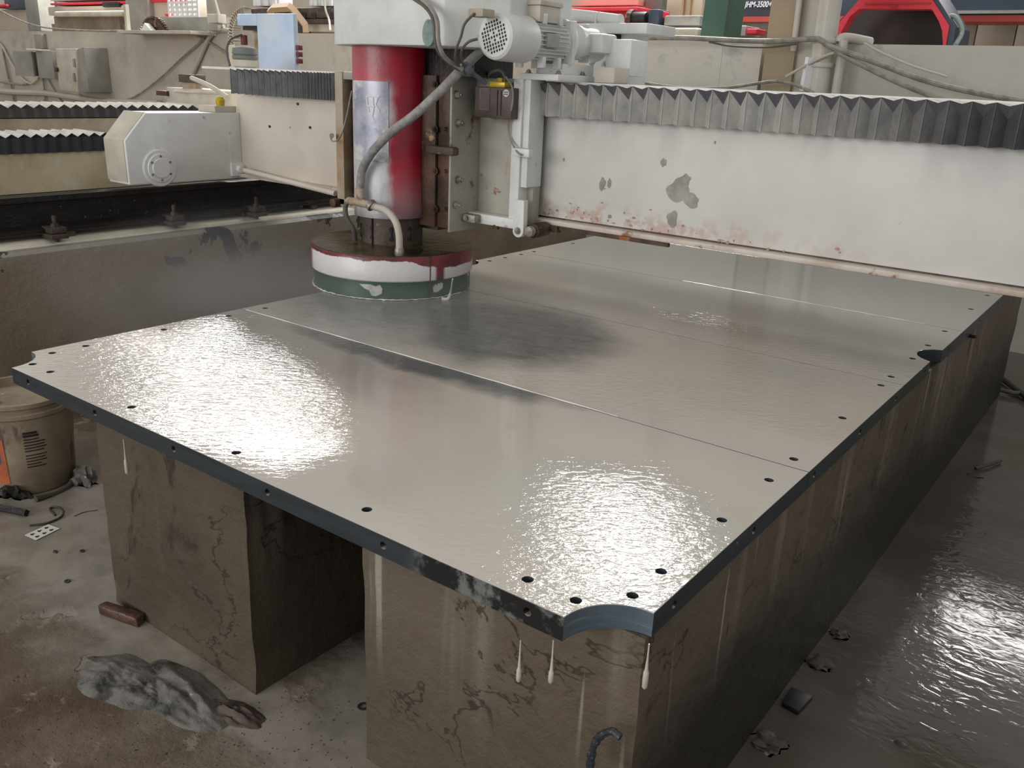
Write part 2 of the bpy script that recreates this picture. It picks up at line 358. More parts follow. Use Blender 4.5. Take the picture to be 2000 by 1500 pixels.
def lathe(bm, prof, c, seg=48, axis=2):
    """profile [(r, h)] turned about an axis through c"""
    rings = []
    for r, h in prof:
        ring = []
        for i in range(seg):
            t = 2*PI*i/seg; p = [r*math.cos(t), r*math.sin(t)]; p.insert(axis, h)
            ring.append(bm.verts.new(Vector(c)+Vector(p)))
        rings.append(ring)
    fs = []
    for a, b in zip(rings, rings[1:]):
        for i in range(seg): fs.append(bm.faces.new((a[i], a[(i+1) % seg], b[(i+1) % seg], b[i])))
    if prof[0][0] > 0: fs.append(bm.faces.new(rings[0]))
    if prof[-1][0] > 0: fs.append(bm.faces.new(rings[-1]))
    bmesh.ops.recalc_face_normals(bm, faces=fs); return bm
def smooth_path(pts, n=8):
    P = [Vector(p) for p in pts]; P = [2*P[0]-P[1]]+P+[2*P[-1]-P[-2]]; out = []
    for i in range(1, len(P)-2):
        for k in range(n):
            t = k/n; a, b, c, d = P[i-1:i+3]
            out.append(.5*((2*b)+(c-a)*t+(2*a-5*b+4*c-d)*t*t+(3*b-a-3*c+d)*t**3))
    out.append(P[-2]); return out
def tube(bm, pts, r, seg=10, n=8, sm=True, rfun=None):
    P = smooth_path(pts, n) if sm and len(pts) > 2 else [Vector(p) for p in pts]
    u = None; prev = None
    for i, p in enumerate(P):
        d = (P[min(i+1, len(P)-1)]-P[max(i-1, 0)]).normalized()
        if u is None: u = frame(d)[0]
        u = (u-d*u.dot(d)).normalized(); v = d.cross(u)
        rr = r if rfun is None else rfun(i/(len(P)-1))*r
        ring = [bm.verts.new(p+(u*math.cos(2*PI*k/seg)+v*math.sin(2*PI*k/seg))*rr) for k in range(seg)]
        if prev:
            for k in range(seg): bm.faces.new((prev[k], prev[(k+1) % seg], ring[(k+1) % seg], ring[k]))
        else: bm.faces.new(ring[::-1])
        prev = ring
    bm.faces.new(prev); return bm
ORG = {}
def obj(name, bm, m, parent=None, smooth=None, label=None):
    me = bpy.data.meshes.new(name); o = bpy.data.objects.new(name, me)
    if parent is not None:
        org = ORG[parent.name]; ORG[o.name] = org; loc = Vector((0, 0, 0))
    else:
        cs = [v.co for v in bm.verts]
        org = Vector(((min(c.x for c in cs)+max(c.x for c in cs))/2, (min(c.y for c in cs)+max(c.y for c in cs))/2, min(c.z for c in cs)))
        ORG[o.name] = org; loc = org+Vector((0, 0, H))
    for v in bm.verts: v.co -= org
    if smooth is None: smooth = len(bm.faces) > 30
    for f in bm.faces: f.smooth = smooth
    bm.to_mesh(me); bm.free()
    if smooth:
        try: me.set_sharp_from_angle(angle=math.radians(35))
        except Exception: pass
    me.materials.append(M[m] if isinstance(m, str) else m)
    o.location = loc
    if parent is not None: o.parent = parent
    if label: o['label'] = label
    COL.objects.link(o); return o
def thing(name, label, cat, base, group=None):
    o = bpy.data.objects.new(name, None); o.empty_display_size = .05; COL.objects.link(o)
    o.location = Vector(base)+Vector((0, 0, H)); ORG[o.name] = Vector(base)
    return tag(o, label, cat, group)
def tag(o, label, cat, group=None):
    o['label'] = label; o['category'] = cat
    if group: o['group'] = group
    return o
def struct(o): o['kind'] = 'structure'; return o
def move_copy(root, d, label=None):
    def rec(o, par):
        c = o.copy(); COL.objects.link(c); c.parent = par
        for ch in list(o.children): rec(ch, c)
        return c
    c = rec(root, None); c.location = root.location+Vector(d)
    if label: c['label'] = label
    ORG[c.name] = ORG[root.name]+Vector(d)
    return c
def boolean_cut(o, cutter_bm):
    me = bpy.data.meshes.new('c'); cutter_bm.to_mesh(me); cutter_bm.free()
    c = bpy.data.objects.new('cutter_tmp', me); COL.objects.link(c); c.location = o.matrix_world.translation if False else (0, 0, 0)
    md = o.modifiers.new('b', 'BOOLEAN'); md.operation = 'DIFFERENCE'; md.solver = 'EXACT'; md.object = c
    bpy.context.view_layer.update(); dg = bpy.context.evaluated_depsgraph_get()
    nm = bpy.data.meshes.new_from_object(o.evaluated_get(dg)); o.modifiers.remove(md)
    old = o.data; o.data = nm; bpy.data.meshes.remove(old); bpy.data.objects.remove(c); bpy.data.meshes.remove(me)
def bolt(parent, p, d, r=.012, h=.012, m='bolt', name='bolt', seg=6, washer=True):
    d = Vector(d).normalized(); p = Vector(p); bm = nb()
    if washer: cyl(bm, p-d*.002, p+d*.003, r*1.45, seg=18)
    cyl(bm, p, p+d*h, r, seg=seg); cyl(bm, p+d*h, p+d*(h*1.35), r*.55, seg=10)
    return obj(name, bm, m, parent, smooth=False)

# ------------------------------------------------------------------ the setting
FZ = -H
bm = nb(); r = bmesh.ops.create_grid(bm, x_segments=1, y_segments=1, size=1)
for v in r['verts']: v.co = Vector((-6+v.co.x*20, 7+v.co.y*12, FZ))
struct(obj('floor', bm, 'floor'))
# long low wall that carries the gantry rail, left of the slate
bm = nb(); prism(bm, [(-1.15, FZ), (-1.15, .03), (-1.165, .045), (-1.60, .06), (-1.60, FZ)], 1, -1.2, 4.8)
struct(obj('wall_left', bm, 'leftwall'))
bm = nb(); prism(bm, [(-1.20, .046), (-1.205, .054), (-1.26, .066), (-1.59, .075), (-1.59, .04), (-1.20, .03)], 1, -1.2, 4.75)
struct(obj('trim_1', bm, 'caked'))
bm = nb(); box(bm, -2.0, -1.60, -1.2, 4.8, FZ, .40); struct(obj('wall_left', bm, 'wall_yellow'))
bm = nb(); box(bm, -1.62, -1.60, -1.2, 4.8, .16, .205); struct(obj('trim_2', bm, 'caked'))
bm = nb(); box(bm, -3.7, -3.2, -1.5, 4.7, FZ, .42); struct(obj('wall_left', bm, 'wall_brown'))
bm = nb(); box(bm, -3.1, -2.0, -1.2, 4.75, FZ, .30); struct(obj('trim_3', bm, 'caked'))
# boundary wall across the back
bm = nb(); box(bm, -13, -.2, 4.8, 5.05, FZ, 1.085); struct(obj('wall_back', bm, 'wall'))
bm = nb(); box(bm, -.2, .07, 4.8, 5.05, FZ, 1.075); box(bm, .42, 6, 4.8, 5.05, FZ, 1.05, 0); box(bm, -1.2, -.2, 4.797, 4.8, FZ, 1.07)
struct(obj('wall_back', bm, 'wall_right'))
bm = nb(); box(bm, X(1488, 150, 4.72), X(1546, 150, 4.72), 4.72, 5.1, FZ, 3.2); struct(obj('column_1', bm, 'column'))
bm = nb(); box(bm, X(1548, 150, 4.78), X(1600, 150, 4.78), 4.76, 5.0, FZ, 3.2); struct(obj('column_2', bm, 'wall_right'))
# far walls of the hall
bm = nb(); box(bm, -40, -14.8, 17, 17.2, FZ, 4.6); box(bm, -12.6, 14, 17, 17.2, FZ, 4.6)
for i in range(60): box(bm, -15+i*.5, -14.96+i*.5, 16.96, 17, FZ, 4.6) if not -14.8 < -15+i*.5 < -12.5 else None
struct(obj('wall_far', bm, 'far'))

# ------------------------------------------------------------------ concrete piers under the slate
def rough_box(x0, x1, y0, y1, z0, z1, nx, ny, nzz, amp, seed, freq=5):
    bm = nb(); box(bm, x0, x1, y0, y1, z0, z1)
    bmesh.ops.bisect_plane  # subdivided by slicing so the corners can be chipped
    for n_, a, lo, hi in ((nx, 0, x0, x1), (ny, 1, y0, y1), (nzz, 2, z0, z1)):
        for k in range(1, n_):
            no = [0, 0, 0]; no[a] = 1; co = [0, 0, 0]; co[a] = lo+(hi-lo)*k/n_
            bmesh.ops.bisect_plane(bm, geom=bm.verts[:]+bm.edges[:]+bm.faces[:], plane_co=co, plane_no=no)
    for v in bm.verts:
        c = v.co; cnt = (abs(c.x-x0) < 1e-5 or abs(c.x-x1) < 1e-5)+(abs(c.y-y0) < 1e-5 or abs(c.y-y1) < 1e-5)
        d = noise.noise_vector(c*freq*2+Vector((seed, 0, 0)))*amp*(1 if cnt < 2 else 1.6)
        d.z = 0
        if cnt == 2: d += Vector(((x0+x1)/2-c.x, (y0+y1)/2-c.y, 0)).normalized()*max(0, noise.noise(c*12+Vector((seed, 3, 1))))*.010
        if c.z > z1-.02: d *= .3
        v.co += d
    return bm
p1 = obj('concrete_pier', rough_box(.358, .958, .07, 3.8, FZ, -.045, 14, 30, 16, .0025, 1.3), 'pier', smooth=True)
tag(p1, 'brown concrete pier under the left front of the slate, left of the dark gap', 'pier')
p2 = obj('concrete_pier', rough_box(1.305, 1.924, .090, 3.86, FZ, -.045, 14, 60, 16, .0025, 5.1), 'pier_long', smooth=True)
bm = nb(); box(bm, .94, 1.31, 2.2, 2.35, FZ, -.05); struct(obj('gap_block_wall', bm, 'pier'))  # added cross wall, lets less light into the gap between the piers
tag(p2, 'long concrete pier under the right side of the slate, streaked with slurry', 'pier')
# ------------------------------------------------------------------ five slate slabs
WD, TH, GAP = 1.93, .043, .0022
ys = [0, .788, 1.565, 2.352, 3.14, 3.93]
top_holes = [(89,684),(51,714),(86,729),(243,799),(448,889),(704,1001),(1017,1141),(1110,1184),(1269,1177),(1325,1129),(1438,1025),(1527,945),(1577,904),(1669,822),(1741,757),(1761,740),(1801,704),(1830,678),(1862,650),(1910,606),(1941,579),(153,670),(306,639),(434,613),(508,599),(1182,460),(1110,474),(1035,490),(1008,495),(980,502),(948,508)]
front_holes = [(55,748),(185,806),(339,877),(522,961),(748,1065),(1030,1190)]
right_holes = [(1316,1190),(1472,1040),(1589,935),(1678,855),(1748,788),(1805,732),(1852,687),(1912,632),(1948,600)]
TH_pts = [at(u, v, 2, 0) for u, v in top_holes]
for p in TH_pts:
    if p.x < .05: p.x = .05
    if p.x > 1.88: p.x = 1.88
    if p.y < .05: p.y = .05
sl_lab = ['wet grey slate slab nearest the camera, with two notched front corners', 'second slate slab from the front, dark patch of clear water by the grinding disc',
          'middle slate slab with a round pocket notch in each long side', 'fourth slate slab from the front, partly under the bottom of the white beam', 'farthest slate slab, mostly hidden behind the white beam']
RC = .099
def arc(cx, cy, r, a0, a1, n=16): return [(cx+r*math.cos(a0+(a1-a0)*i/n), cy+r*math.sin(a0+(a1-a0)*i/n)) for i in range(n+1)]
for i in range(5):
    y0, y1 = ys[i]+(GAP/2 if i else 0), ys[i+1]-(GAP/2 if i < 4 else 0)
    if i == 0: pts = arc(0, 0, RC, PI/2, 0)+arc(WD, 0, RC, PI, PI/2)+[(WD, y1), (0, y1)]
    elif i == 4: pts = [(0, y0), (WD, y0)]+arc(WD, y1, RC, -PI/2, -PI)+arc(0, y1, RC, 0, -PI/2)
    elif i == 2:
        yc = 1.952; rr = .088; cxr = 1.962; a = math.acos((cxr-WD)/rr)
        pts = [(0, y0), (WD, y0)]+arc(cxr, yc, rr, PI+a, PI-a, 20)+[(WD, y1), (0, y1)]+arc(-.032, yc, rr, a, -a, 20)
    else: pts = [(0, y0), (WD, y0), (WD, y1), (0, y1)]
    bm = nb(); prism(bm, pts, 2, -TH, 0)
    es = [e for e in bm.edges if all(abs(v.co.z) < 1e-6 for v in e.verts)]
    bmesh.ops.bevel(bm, geom=es, offset=.0016, segments=2, affect='EDGES', profile=.5)
    o = obj('slate_slab', bm, 'slate', smooth=False); tag(o, sl_lab[i], 'slate slab')
    cb = nb()
    for p in TH_pts:
        if y0+.012 < p.y < y1-.012:
            lathe(cb, [(.0075, -.030+H), (.0075, -.010+H), (.0110, .004+H)], (p.x, p.y, 0), 16)
    if i == 0:
        for u, v in front_holes:
            p = at(u, v, 1, 0); cyl(cb, (p.x, -.01, -.020+H), (p.x, .035, -.020+H), .0075, seg=14)
    for u, v in right_holes:
        p = at(u, v, 0, WD)
        if y0+.012 < p.y < y1-.012: cyl(cb, (WD+.01, p.y, -.020+H), (WD-.035, p.y, -.020+H), .0075, seg=14)
    boolean_cut(o, cb)
    if i in (0,):   # freshly cut faces of the corner notches
        o.data.materials.append(M['slate_fresh'])
        for f in o.data.polygons:
            c = f.center+o.location; 
            if abs(f.normal.z) < .5:
                for cx in (0, WD):
                    if math.hypot(c.x-cx, c.y) < RC+.004 and f.area > 1e-5: f.material_index = 1
# bead of water along a joint, the glint of its edge painted white
def bead(a, b, r, name='water_glint', lab='', wob=.4):
    bm = nb(); n = 70
    pts = [Vector(a).lerp(Vector(b), k/n)+Vector((0, noise.noise(Vector((k*.31, 1, r*99)))*.0012, 0)) for k in range(n+1)]
    tube(bm, pts, r, 8, sm=False, rfun=lambda t: max(.12, .55+wob*1.6*noise.noise(Vector((t*14, 2.2, r*50)))))
    for v in bm.verts: v.co.z = max(.0002, v.co.z*.8)
    o = obj(name, bm, 'foam_glint'); tag(o, lab, 'water'); return o
bead((.03, .789, .001), (1.46, .789, .001), .0034, lab='bead of water along the joint of the two nearest slabs, glint painted white')
bead((.85, 2.353, .0008), (1.80, 2.353, .0008), .0028, lab='thin line of water along the joint under the beam, glint painted pale')

# falling drips from the front edge of the slate
def drip(u, v0, v1, v2, y, x=None):
    p = at(u, v0, 1, y) if x is None else at(u, v0, 0, x)
    q = at(u, v1, 1, y) if x is None else at(u, v1, 0, x)
    w = at(u, v2, 1, y) if x is None else at(u, v2, 0, x)
    bm = nb(); lathe(bm, [(.0012, p.z), (.0014, (p.z+q.z)/2), (.0026, q.z), (.0042, q.z-.004), (.0046, (q.z+w.z)/2), (.0044, w.z+.004), (.0015, w.z)], (p.x, p.y, 0), 12)
    return obj('slurry_drip', bm, 'drip', smooth=True)
for (a, lab) in (((1017, 1250, 1305, 1334, .012), 'milky drip falling from front slate edge, left one of the pair near the corner'),
                 ((1081, 1250, 1310, 1338, .012), 'milky drip falling from front slate edge just left of the notched corner'),
                 ((241, 858, 895, 922, .012), 'milky drip falling in front of the left pier'),
                 ((1268, 1258, 1310, 1350, .05), 'milky drip falling at the right pier corner below the notch')):
    tag(drip(*a), lab, 'drip')

# ------------------------------------------------------------------ the gantry beam
YB = 1.72
g = thing('gantry_beam', 'long white painted steel gantry beam spanning over the slate, stained and chipped', 'beam', (1, 1.95, .265))
bm = nb(); box(bm, .30, 3.3, YB, 2.12, .292, .752, .004); obj('beam_web', bm, 'beam', g)
bm = nb(); box(bm, -1.22, .30, YB, 2.12, .285, .752, .004); obj('beam_web', bm, 'beam_left', g)
bm = nb(); box(bm, -1.24, 3.3, YB-.03, 2.15, .268, .286, .003); M['flange'] = mat('flange_paint', 'cfc7bd', .5, var=('b7a69a', 6), layers=[('8d6656', 14, .60, .70)], bump=(40, .15)); obj('bottom_flange', bm, 'flange', g, label='rust stained bottom flange')
bm = nb(); box(bm, -1.50, 3.3, YB+.02, 2.1, .752, .762); obj('top_plate', bm, 'white', g)
bm = nb(); box(bm, .50, .66, YB-.045, YB-.02, .246, .268); box(bm, .66, 1.1, YB-.035, YB-.02, .255, .268)
obj('guide_rail', bm, 'rusty', g, label='brown rusty guide rail')
bm = nb(); tube(bm, [at(318+160, 333, 1, YB-.04), at(655, 378, 1, YB-.04)], .012, 10, sm=False); obj('edge_pipe', bm, 'beam_left', g)
for u, v in ((582, 203), (527, 247), (606, 249)):
    bolt(g, at(u, v, 1, YB-.001), (0, -1, 0), .006, .004, 'rusty', 'plug', 8, False)
def spot(parent, u, v, rx, ry, seed, m, name='stain'):
    c = at(u, v, 1, YB-.0012-.0004*(int(seed*10) % 4)); bm = nb(); n = 26; vs = []
    for k in range(n):
        t = 2*PI*k/n; q = 1+.45*noise.noise(Vector((math.cos(t)*1.3+seed, math.sin(t)*1.3, seed)))
        vs.append(bm.verts.new(c+Vector((math.cos(t)*rx*q, 0, math.sin(t)*ry*q))))
    f = bm.faces.new(vs); r = bmesh.ops.extrude_face_region(bm, geom=[f])
    for e in r['geom']:
        if isinstance(e, bmesh.types.BMVert): e.co.y += .0011
    bmesh.ops.recalc_face_normals(bm, faces=bm.faces[:])
    return obj(name, bm, m, parent, smooth=False)
M['stain'] = mat('flaked_patch', 'a5a49c', .6, var=('85857e', 14)); M['chip'] = mat('rust_chip', 'b58d7e', .6, var=('9d7667', 30))
for a in ((1326, 372, .045, .035, 1.2), (1350, 392, .028, .022, 2.7), (1313, 428, .020, .024, 4.1), (1176, 360, .010, .022, 5.5), (1190, 358, .009, .015, 7.2), (1296, 317, .011, .013, 8.8), (1190, 423, .007, .006, 9.9), (1226, 431, .006, .004, 3.3), (1396, 278, .003, .004, 3.9), (1338, 352, .02, .018, 6.1)):
    spot(g, a[0], a[1], a[2], a[3], a[4], 'stain')
for k in range(46):
    u = random.uniform(1032, 1260) if k < 30 else random.uniform(1260, 1700); v0 = 418+(u-1028)*.157; v = v0-random.expovariate(1/14)-4
    spot(g, u, v, random.uniform(.0018, .007), random.uniform(.0015, .005), k*1.7, 'chip', 'rust_chip')
for a in ((1048, 332, .006, .009), (1046, 312, .004, .004), (1101, 312, .004, .005)): spot(g, *a, 4.4, 'chip', 'rust_chip')

def bellows(name, label, xs, zt, zb, yr, yv, ytop, m, gus=.034):
    t = thing(name, label, 'bellows cover', ((xs[0]+xs[-1])/2, yr, zb))
    f = nb(); g_ = nb(); tp = nb()
    for a, b in zip(xs, xs[1:]):
        mx = (a+b)/2+random.uniform(-.002, .002); w = b-a; gg = min(gus*random.uniform(.75, 1.15), w*.75)
        j = lambda: random.uniform(-.0025, .0025)
        R0, R1 = Vector((a, yr, zt)), Vector((b, yr, zt)); V = Vector((mx, yv, zt-gg)); T = Vector((mx, yr+.012, zt-.006+j()))
        b0, b1, bv = Vector((a, yr, zb)), Vector((b, yr, zb)), Vector((mx, yv, zb+.003))
        Va = Vector(((a+mx)/2, (yr+yv)/2+j(), (zt+zb)/2+j())); Vb = Vector(((b+mx)/2, (yr+yv)/2+j(), (zt+zb)/2+j()))
        for q in ((R0, V, Va), (V, bv, Va), (bv, b0, Va), (b0, R0, Va), (V, R1, Vb), (R1, b1, Vb), (b1, bv, Vb), (bv, V, Vb)):
            f.faces.new([f.verts.new(p) for p in q])
        for q in ((R0, T, V), (T, R1, V)): g_.faces.new([g_.verts.new(p) for p in q])
        tp.faces.new([tp.verts.new(p+Vector((0, 0, .0012))) for p in (R0, T, R1, Vector((b, ytop, zt+.004)), Vector((a, ytop, zt+.004)))])
        cyl(tp, R0+Vector((0, -.001, .0)), b0+Vector((0, -.001, 0)), .0012, seg=6) if False else None
    for q in (f, g_, tp): bmesh.ops.remove_doubles(q, verts=q.verts, dist=1e-5)
    obj('pleats', f, m, t, smooth=False); obj('gussets', g_, 'bellows_gusset', t, smooth=False); obj('dusty_top', tp, 'bellows_top', t, smooth=False)
    for a in xs:
        e = nb(); box(e, a-.0009, a+.0009, yr-.0022, yr+.001, zb, zt); obj('fold_edge', e, m, t, smooth=False)
    return t
ridges = [1028,1044,1070,1097,1125,1152,1178,1205,1235,1266,1296,1328,1360,1391,1424,1459,1494,1530,1568,1602,1640,1679,1720,1763,1808,1853,1898,1945,1997]
xr = [X(u, 170+(u-1028)*.042, 1.655) for u in ridges]; st = xr[-1]-xr[-2]
xr += [xr[-1]+.058*(k+1) for k in range(12)]
bellows('bellows_cover', 'grey pleated bellows cover along the top of the beam, right of the carriage, blackening rightwards', xr, .757, .645, 1.655, 1.684, 2.0, 'bellows', .044)
lr = [450,463,477,490,503,514,526,537,549,560,571,580,590,599,606,613,619,625,631,637,643,648]
xl = [X(u, 140, 1.655) for u in lr]
bellows('bellows_cover', 'short grey pleated bellows cover on the left end of the beam', xl, .757, .648, 1.655, 1.685, 2.0, 'bellows_grey', .028)

# end truck of the gantry
t = thing('end_carriage', 'white faceted box at the left end of the beam, round bolted cover on its side', 'machine housing', (-1.4, 1.4, .265))
xe = at(205, 268, 1, 1.135).x
side = [(1.135, .264), (1.132, .450), (1.238, .562), (1.72, .562), (1.72, .262)]
bm = nb(); prism(bm, side, 0, xe, -1.2, .004); obj('housing', bm, 'truck', t)
bm = nb(); prism(bm, [(1.1305, .275), (1.128, .450), (1.234, .564), (1.25, .564), (1.25, .275)], 0, xe-.004, -1.212, .003); obj('end_cap', bm, 'cream', t)
cc = at(311, 328, 0, -1.2)
bm = nb(); lathe(bm, [(.080, -.004), (.080, .007), (.076, .010), (.062, .010), (.060, .016), (.043, .017), (.041, .021), (.0, .022)][:7], (cc.x, cc.y, cc.z), 40, 0)
fl = obj('round_cover', bm, 'truck', t)
for k in range(6):
    a = k*PI/3+.5; bolt(fl, (cc.x+.015, cc.y+.051*math.cos(a), cc.z+.051*math.sin(a)), (1, 0, 0), .005, .005, 'bolt', 'screw', 6, False)
bm = nb(); q = at(465, 330, 0, -1.195); cyl(bm, (-1.2, q.y-.0, .305), (-1.165, q.y-.0, .305), .018, seg=20, bev=.003); box(bm, -1.2, -1.185, q.y-.04, q.y+.03, .275, .335)
obj('lifting_eye', bm, 'truck', t); 
bm = nb(); box(bm, -1.204, -1.199, 1.652, 1.655, .265, .56); obj('weld_seam', bm, 'truck', t)
bm = nb(); box(bm, -1.35, -1.22, 1.60, 1.72, .562, .59, .003); obj('top_block', bm, 'cream', t)
bm = nb(); lathe(bm, [(.018, .59), (.022, .615), (.012, .63)], (-1.26, 1.66, 0), 16); obj('cap', bm, 'yellow', t)

# black H rail on the left wall, with clamps
t = thing('steel_rail', 'black wet H-section steel rail on the left wall', 'rail', (-1.31, 1.8, .09))
z0, z1, zx = .092, .236, -1.31
bm = nb(); prism(bm, [(zx-.07, z0), (zx+.07, z0), (zx+.07, z0+.016), (zx+.008, z0+.026), (zx+.008, z1-.030), (zx+.045, z1-.022), (zx+.045, z1), (zx-.045, z1), (zx-.045, z1-.022), (zx-.008, z1-.03), (zx-.008, z0+.026), (zx-.07, z0+.016)], 1, -1.2, 4.7)
obj('rail_section', bm, 'dark_steel', t, smooth=False)
for k in range(13):
    bm = nb(); box(bm, zx-.06, zx+.06, -.9+k*.44, -.86+k*.44, .065, z0, .004); obj('packing_block', bm, 'brown_mud', t, smooth=False)
def clamp(y, lab):
    c = thing('rail_clamp', lab, 'clamp', (-1.215, y, .05), 'rail clamps')
    bm = nb(); box(bm, -1.265, -1.175, y-.038, y+.032, .072, .090, .003); obj('base_plate', bm, 'brown_mud', c)
    bm = nb(); box(bm, -1.272, -1.190, y-.03, y+.035, .092, .116, .003); obj('clamp_plate', bm, 'brown_mud', c)
    bm = nb(); cyl(bm, (-1.218, y, .05), (-1.218, y, .162), .0085, seg=12); obj('stud', bm, 'brown_mud', c)
    bm = nb(); cyl(bm, (-1.218, y, .116), (-1.218, y, .130), .016, seg=6); obj('nut', bm, 'brown_mud', c)
    return c
clamp(.80, 'brown bolted rail clamp nearest the bucket'); clamp(1.345, 'brown bolted rail clamp below the round cover of the white housing'); clamp(1.80, 'brown bolted rail clamp just left of the grinding carriage')
# ridged guide covers running to the back, left
def roof_bellows(name, lab, x0, x1, z, y0, y1, pitch, skirt, top='bellows_top'):
    t = thing(name, lab, 'bellows cover', ((x0+x1)/2, (y0+y1)/2, z-skirt)); a = nb(); s = nb(); n = int((y1-y0)/pitch)
    for k in range(n):
        ya = y0+k*pitch; ym = ya+pitch/2; yb = ya+pitch; h = pitch*.30
        for q in (((x0, ya, z), (x1, ya, z), (x1, ym, z+h), (x0, ym, z+h)), ((x0, ym, z+h), (x1, ym, z+h), (x1, yb, z), (x0, yb, z))):
            a.faces.new([a.verts.new(p) for p in q])
        for q in (((x1, ya, z), (x1-.012, ym, z-.002), (x1-.012, ym, z-skirt), (x1, ya, z-skirt)), ((x1-.012, ym, z-.002), (x1, yb, z), (x1, yb, z-skirt), (x1-.012, ym, z-skirt)), ((x1, ya, z), (x1, ym, z+h), (x1-.012, ym, z-.002)), ((x1, ym, z+h), (x1, yb, z), (x1-.012, ym, z-.002))):
            s.faces.new([s.verts.new(p) for p in q])
    for q in (a, s): bmesh.ops.remove_doubles(q, verts=q.verts, dist=1e-5)
    obj('pleats', a, top, t, smooth=False); obj('skirt', s, 'skirt', t, smooth=False); return t
roof_bellows('guide_cover', 'white ridged cover with black skirt, ending at the faceted white housing', -1.86, -1.585, .440, -1.0, 1.30, .052, .066)
roof_bellows('guide_cover', 'farther white ridged cover with dark skirt along the brown wall', -3.62, -3.19, .482, -1.2, 4.6, .075, .055)

# ------------------------------------------------------------------ grinding carriage on the beam
YC = 1.60
g = thing('grinding_carriage', 'rusty grey-green carriage plate on the beam behind the red and white column', 'machine carriage', (.05, 1.65, .20))
def px_box(u0, u1, v0, v1, y0, y1, m, name, bev=.003, par=g, uy=None):
    a, b = at(u0, v1, 1, y0), at(u1, v0, 1, y0); bm = nb(); box(bm, min(a.x, b.x), max(a.x, b.x), y0, y1, min(a.z, b.z), max(a.z, b.z), bev); return obj(name, bm, m, par)
bm = nb(); box(bm, -.40, .56, 1.655, 1.70, .262, .76, .003); obj('back_plate', bm, 'grey_paint', g)
bm = nb(); box(bm, -.41, -.365, YC, 1.66, .235, .765, .003); obj('side_rib', bm, 'rust_light', g)
bm = nb(); box(bm, -.365, -.08, 1.645, 1.66, .28, .73, .002); obj('recess_panel', bm, 'rusty', g)
bm = nb(); box(bm, -.40, -.10, YC, 1.66, .228, .262, .003); obj('bottom_rib', bm, 'rust_light', g)
bm = nb(); box(bm, -.36, .10, YC, 1.66, .735, .765, .003); obj('top_rib', bm, 'grey_paint', g)
# slide housing with its rusty flange plates and bolts
bm = nb(); box(bm, -.10, .225, 1.52, 1.66, .215, .762, .003); obj('slide_body', bm, 'brown_mud', g)
px = lambda u, v, y=1.5: at(u, v, 1, y)
xa, xb, xc = X(834, 300, 1.50), X(860, 300, 1.50), X(882, 300, 1.50)
bm = nb(); box(bm, xa-.09, xb-.002, 1.475, 1.52, .235, .765, .002); obj('slide_plate', bm, 'rusty', g, label='rusty bolted slide plate')
bm = nb(); box(bm, xb+.002, xc, 1.485, 1.52, .235, .765, .002); obj('slide_plate', bm, 'rusty', g)
bm = nb(); box(bm, xc, xc+.010, 1.485, 1.66, .222, .765, .002); obj('side_plate', bm, 'grey_paint', g)
for v in (165, 252, 334, 408):
    for u in (850, 871):
        p = at(u, v, 1, 1.475 if u == 850 else 1.485); bolt(g, p, (0, -1, 0), .009 if u == 850 else .007, .010 if u == 850 else .003, 'rusty')
for u, v in ((890, 185), (893, 240), (893, 351), (888, 400)):
    q = at(u, v, 0, xc+.010); bolt(g, (q.x, min(max(q.y, 1.5), 1.6), q.z), (1, 0, 0), .010, .022, 'bolt')
# rectangular rib frame around the right hand recess
bm = nb(); box(bm, X(905, 300, 1.62), X(922, 300, 1.62), 1.62, 1.66, .262, .765, .002); obj('rib', bm, 'grey_paint', g)
bm = nb(); box(bm, .495, .535, YC, 1.66, .262, .765, .003); obj('rib', bm, 'white', g)
bm = nb(); box(bm, .535, .562, YC+.01, 1.70, .40, .765, .003); obj('edge_strip', bm, 'white', g)
bm = nb(); box(bm, .25, .535, 1.59, 1.66, .252, .288, .003); obj('bottom_rib', bm, 'white', g)
bm = nb(); box(bm, .30, .50, 1.62, 1.66, .70, .765, .003); obj('top_rib', bm, 'grey_paint', g)
M['recess'] = mat('recess_paint', 'b5b2a9', .5, var=('a5a298', 5), layers=[('a0764e', 7, .52, .66, (1, 1, .5)), ('8a5a36', 16, .60, .66)])
bm = nb(); box(bm, .30, .495, 1.648, 1.656, .288, .70); obj('recess_panel', bm, 'recess', g, label='grey panel stained with orange rust')
bm = nb(); box(bm, .262, .375, 1.555, 1.595, .256, .285, .004); lug = obj('bolt_block', bm, 'bolt', g)
for x in (.277, .302, .334): bolt(lug, (x, 1.555, .272), (0, -1, 0), .010, .008, 'bolt', 'bolt', 16, False)
for x_, y_, z_ in ((.30, 1.56, .238), (.44, 1.60, .240)):
    bm = nb(); cyl(bm, (x_, y_, z_), (x_, y_, .256), .013, seg=6); obj('nut', bm, 'rusty', g)
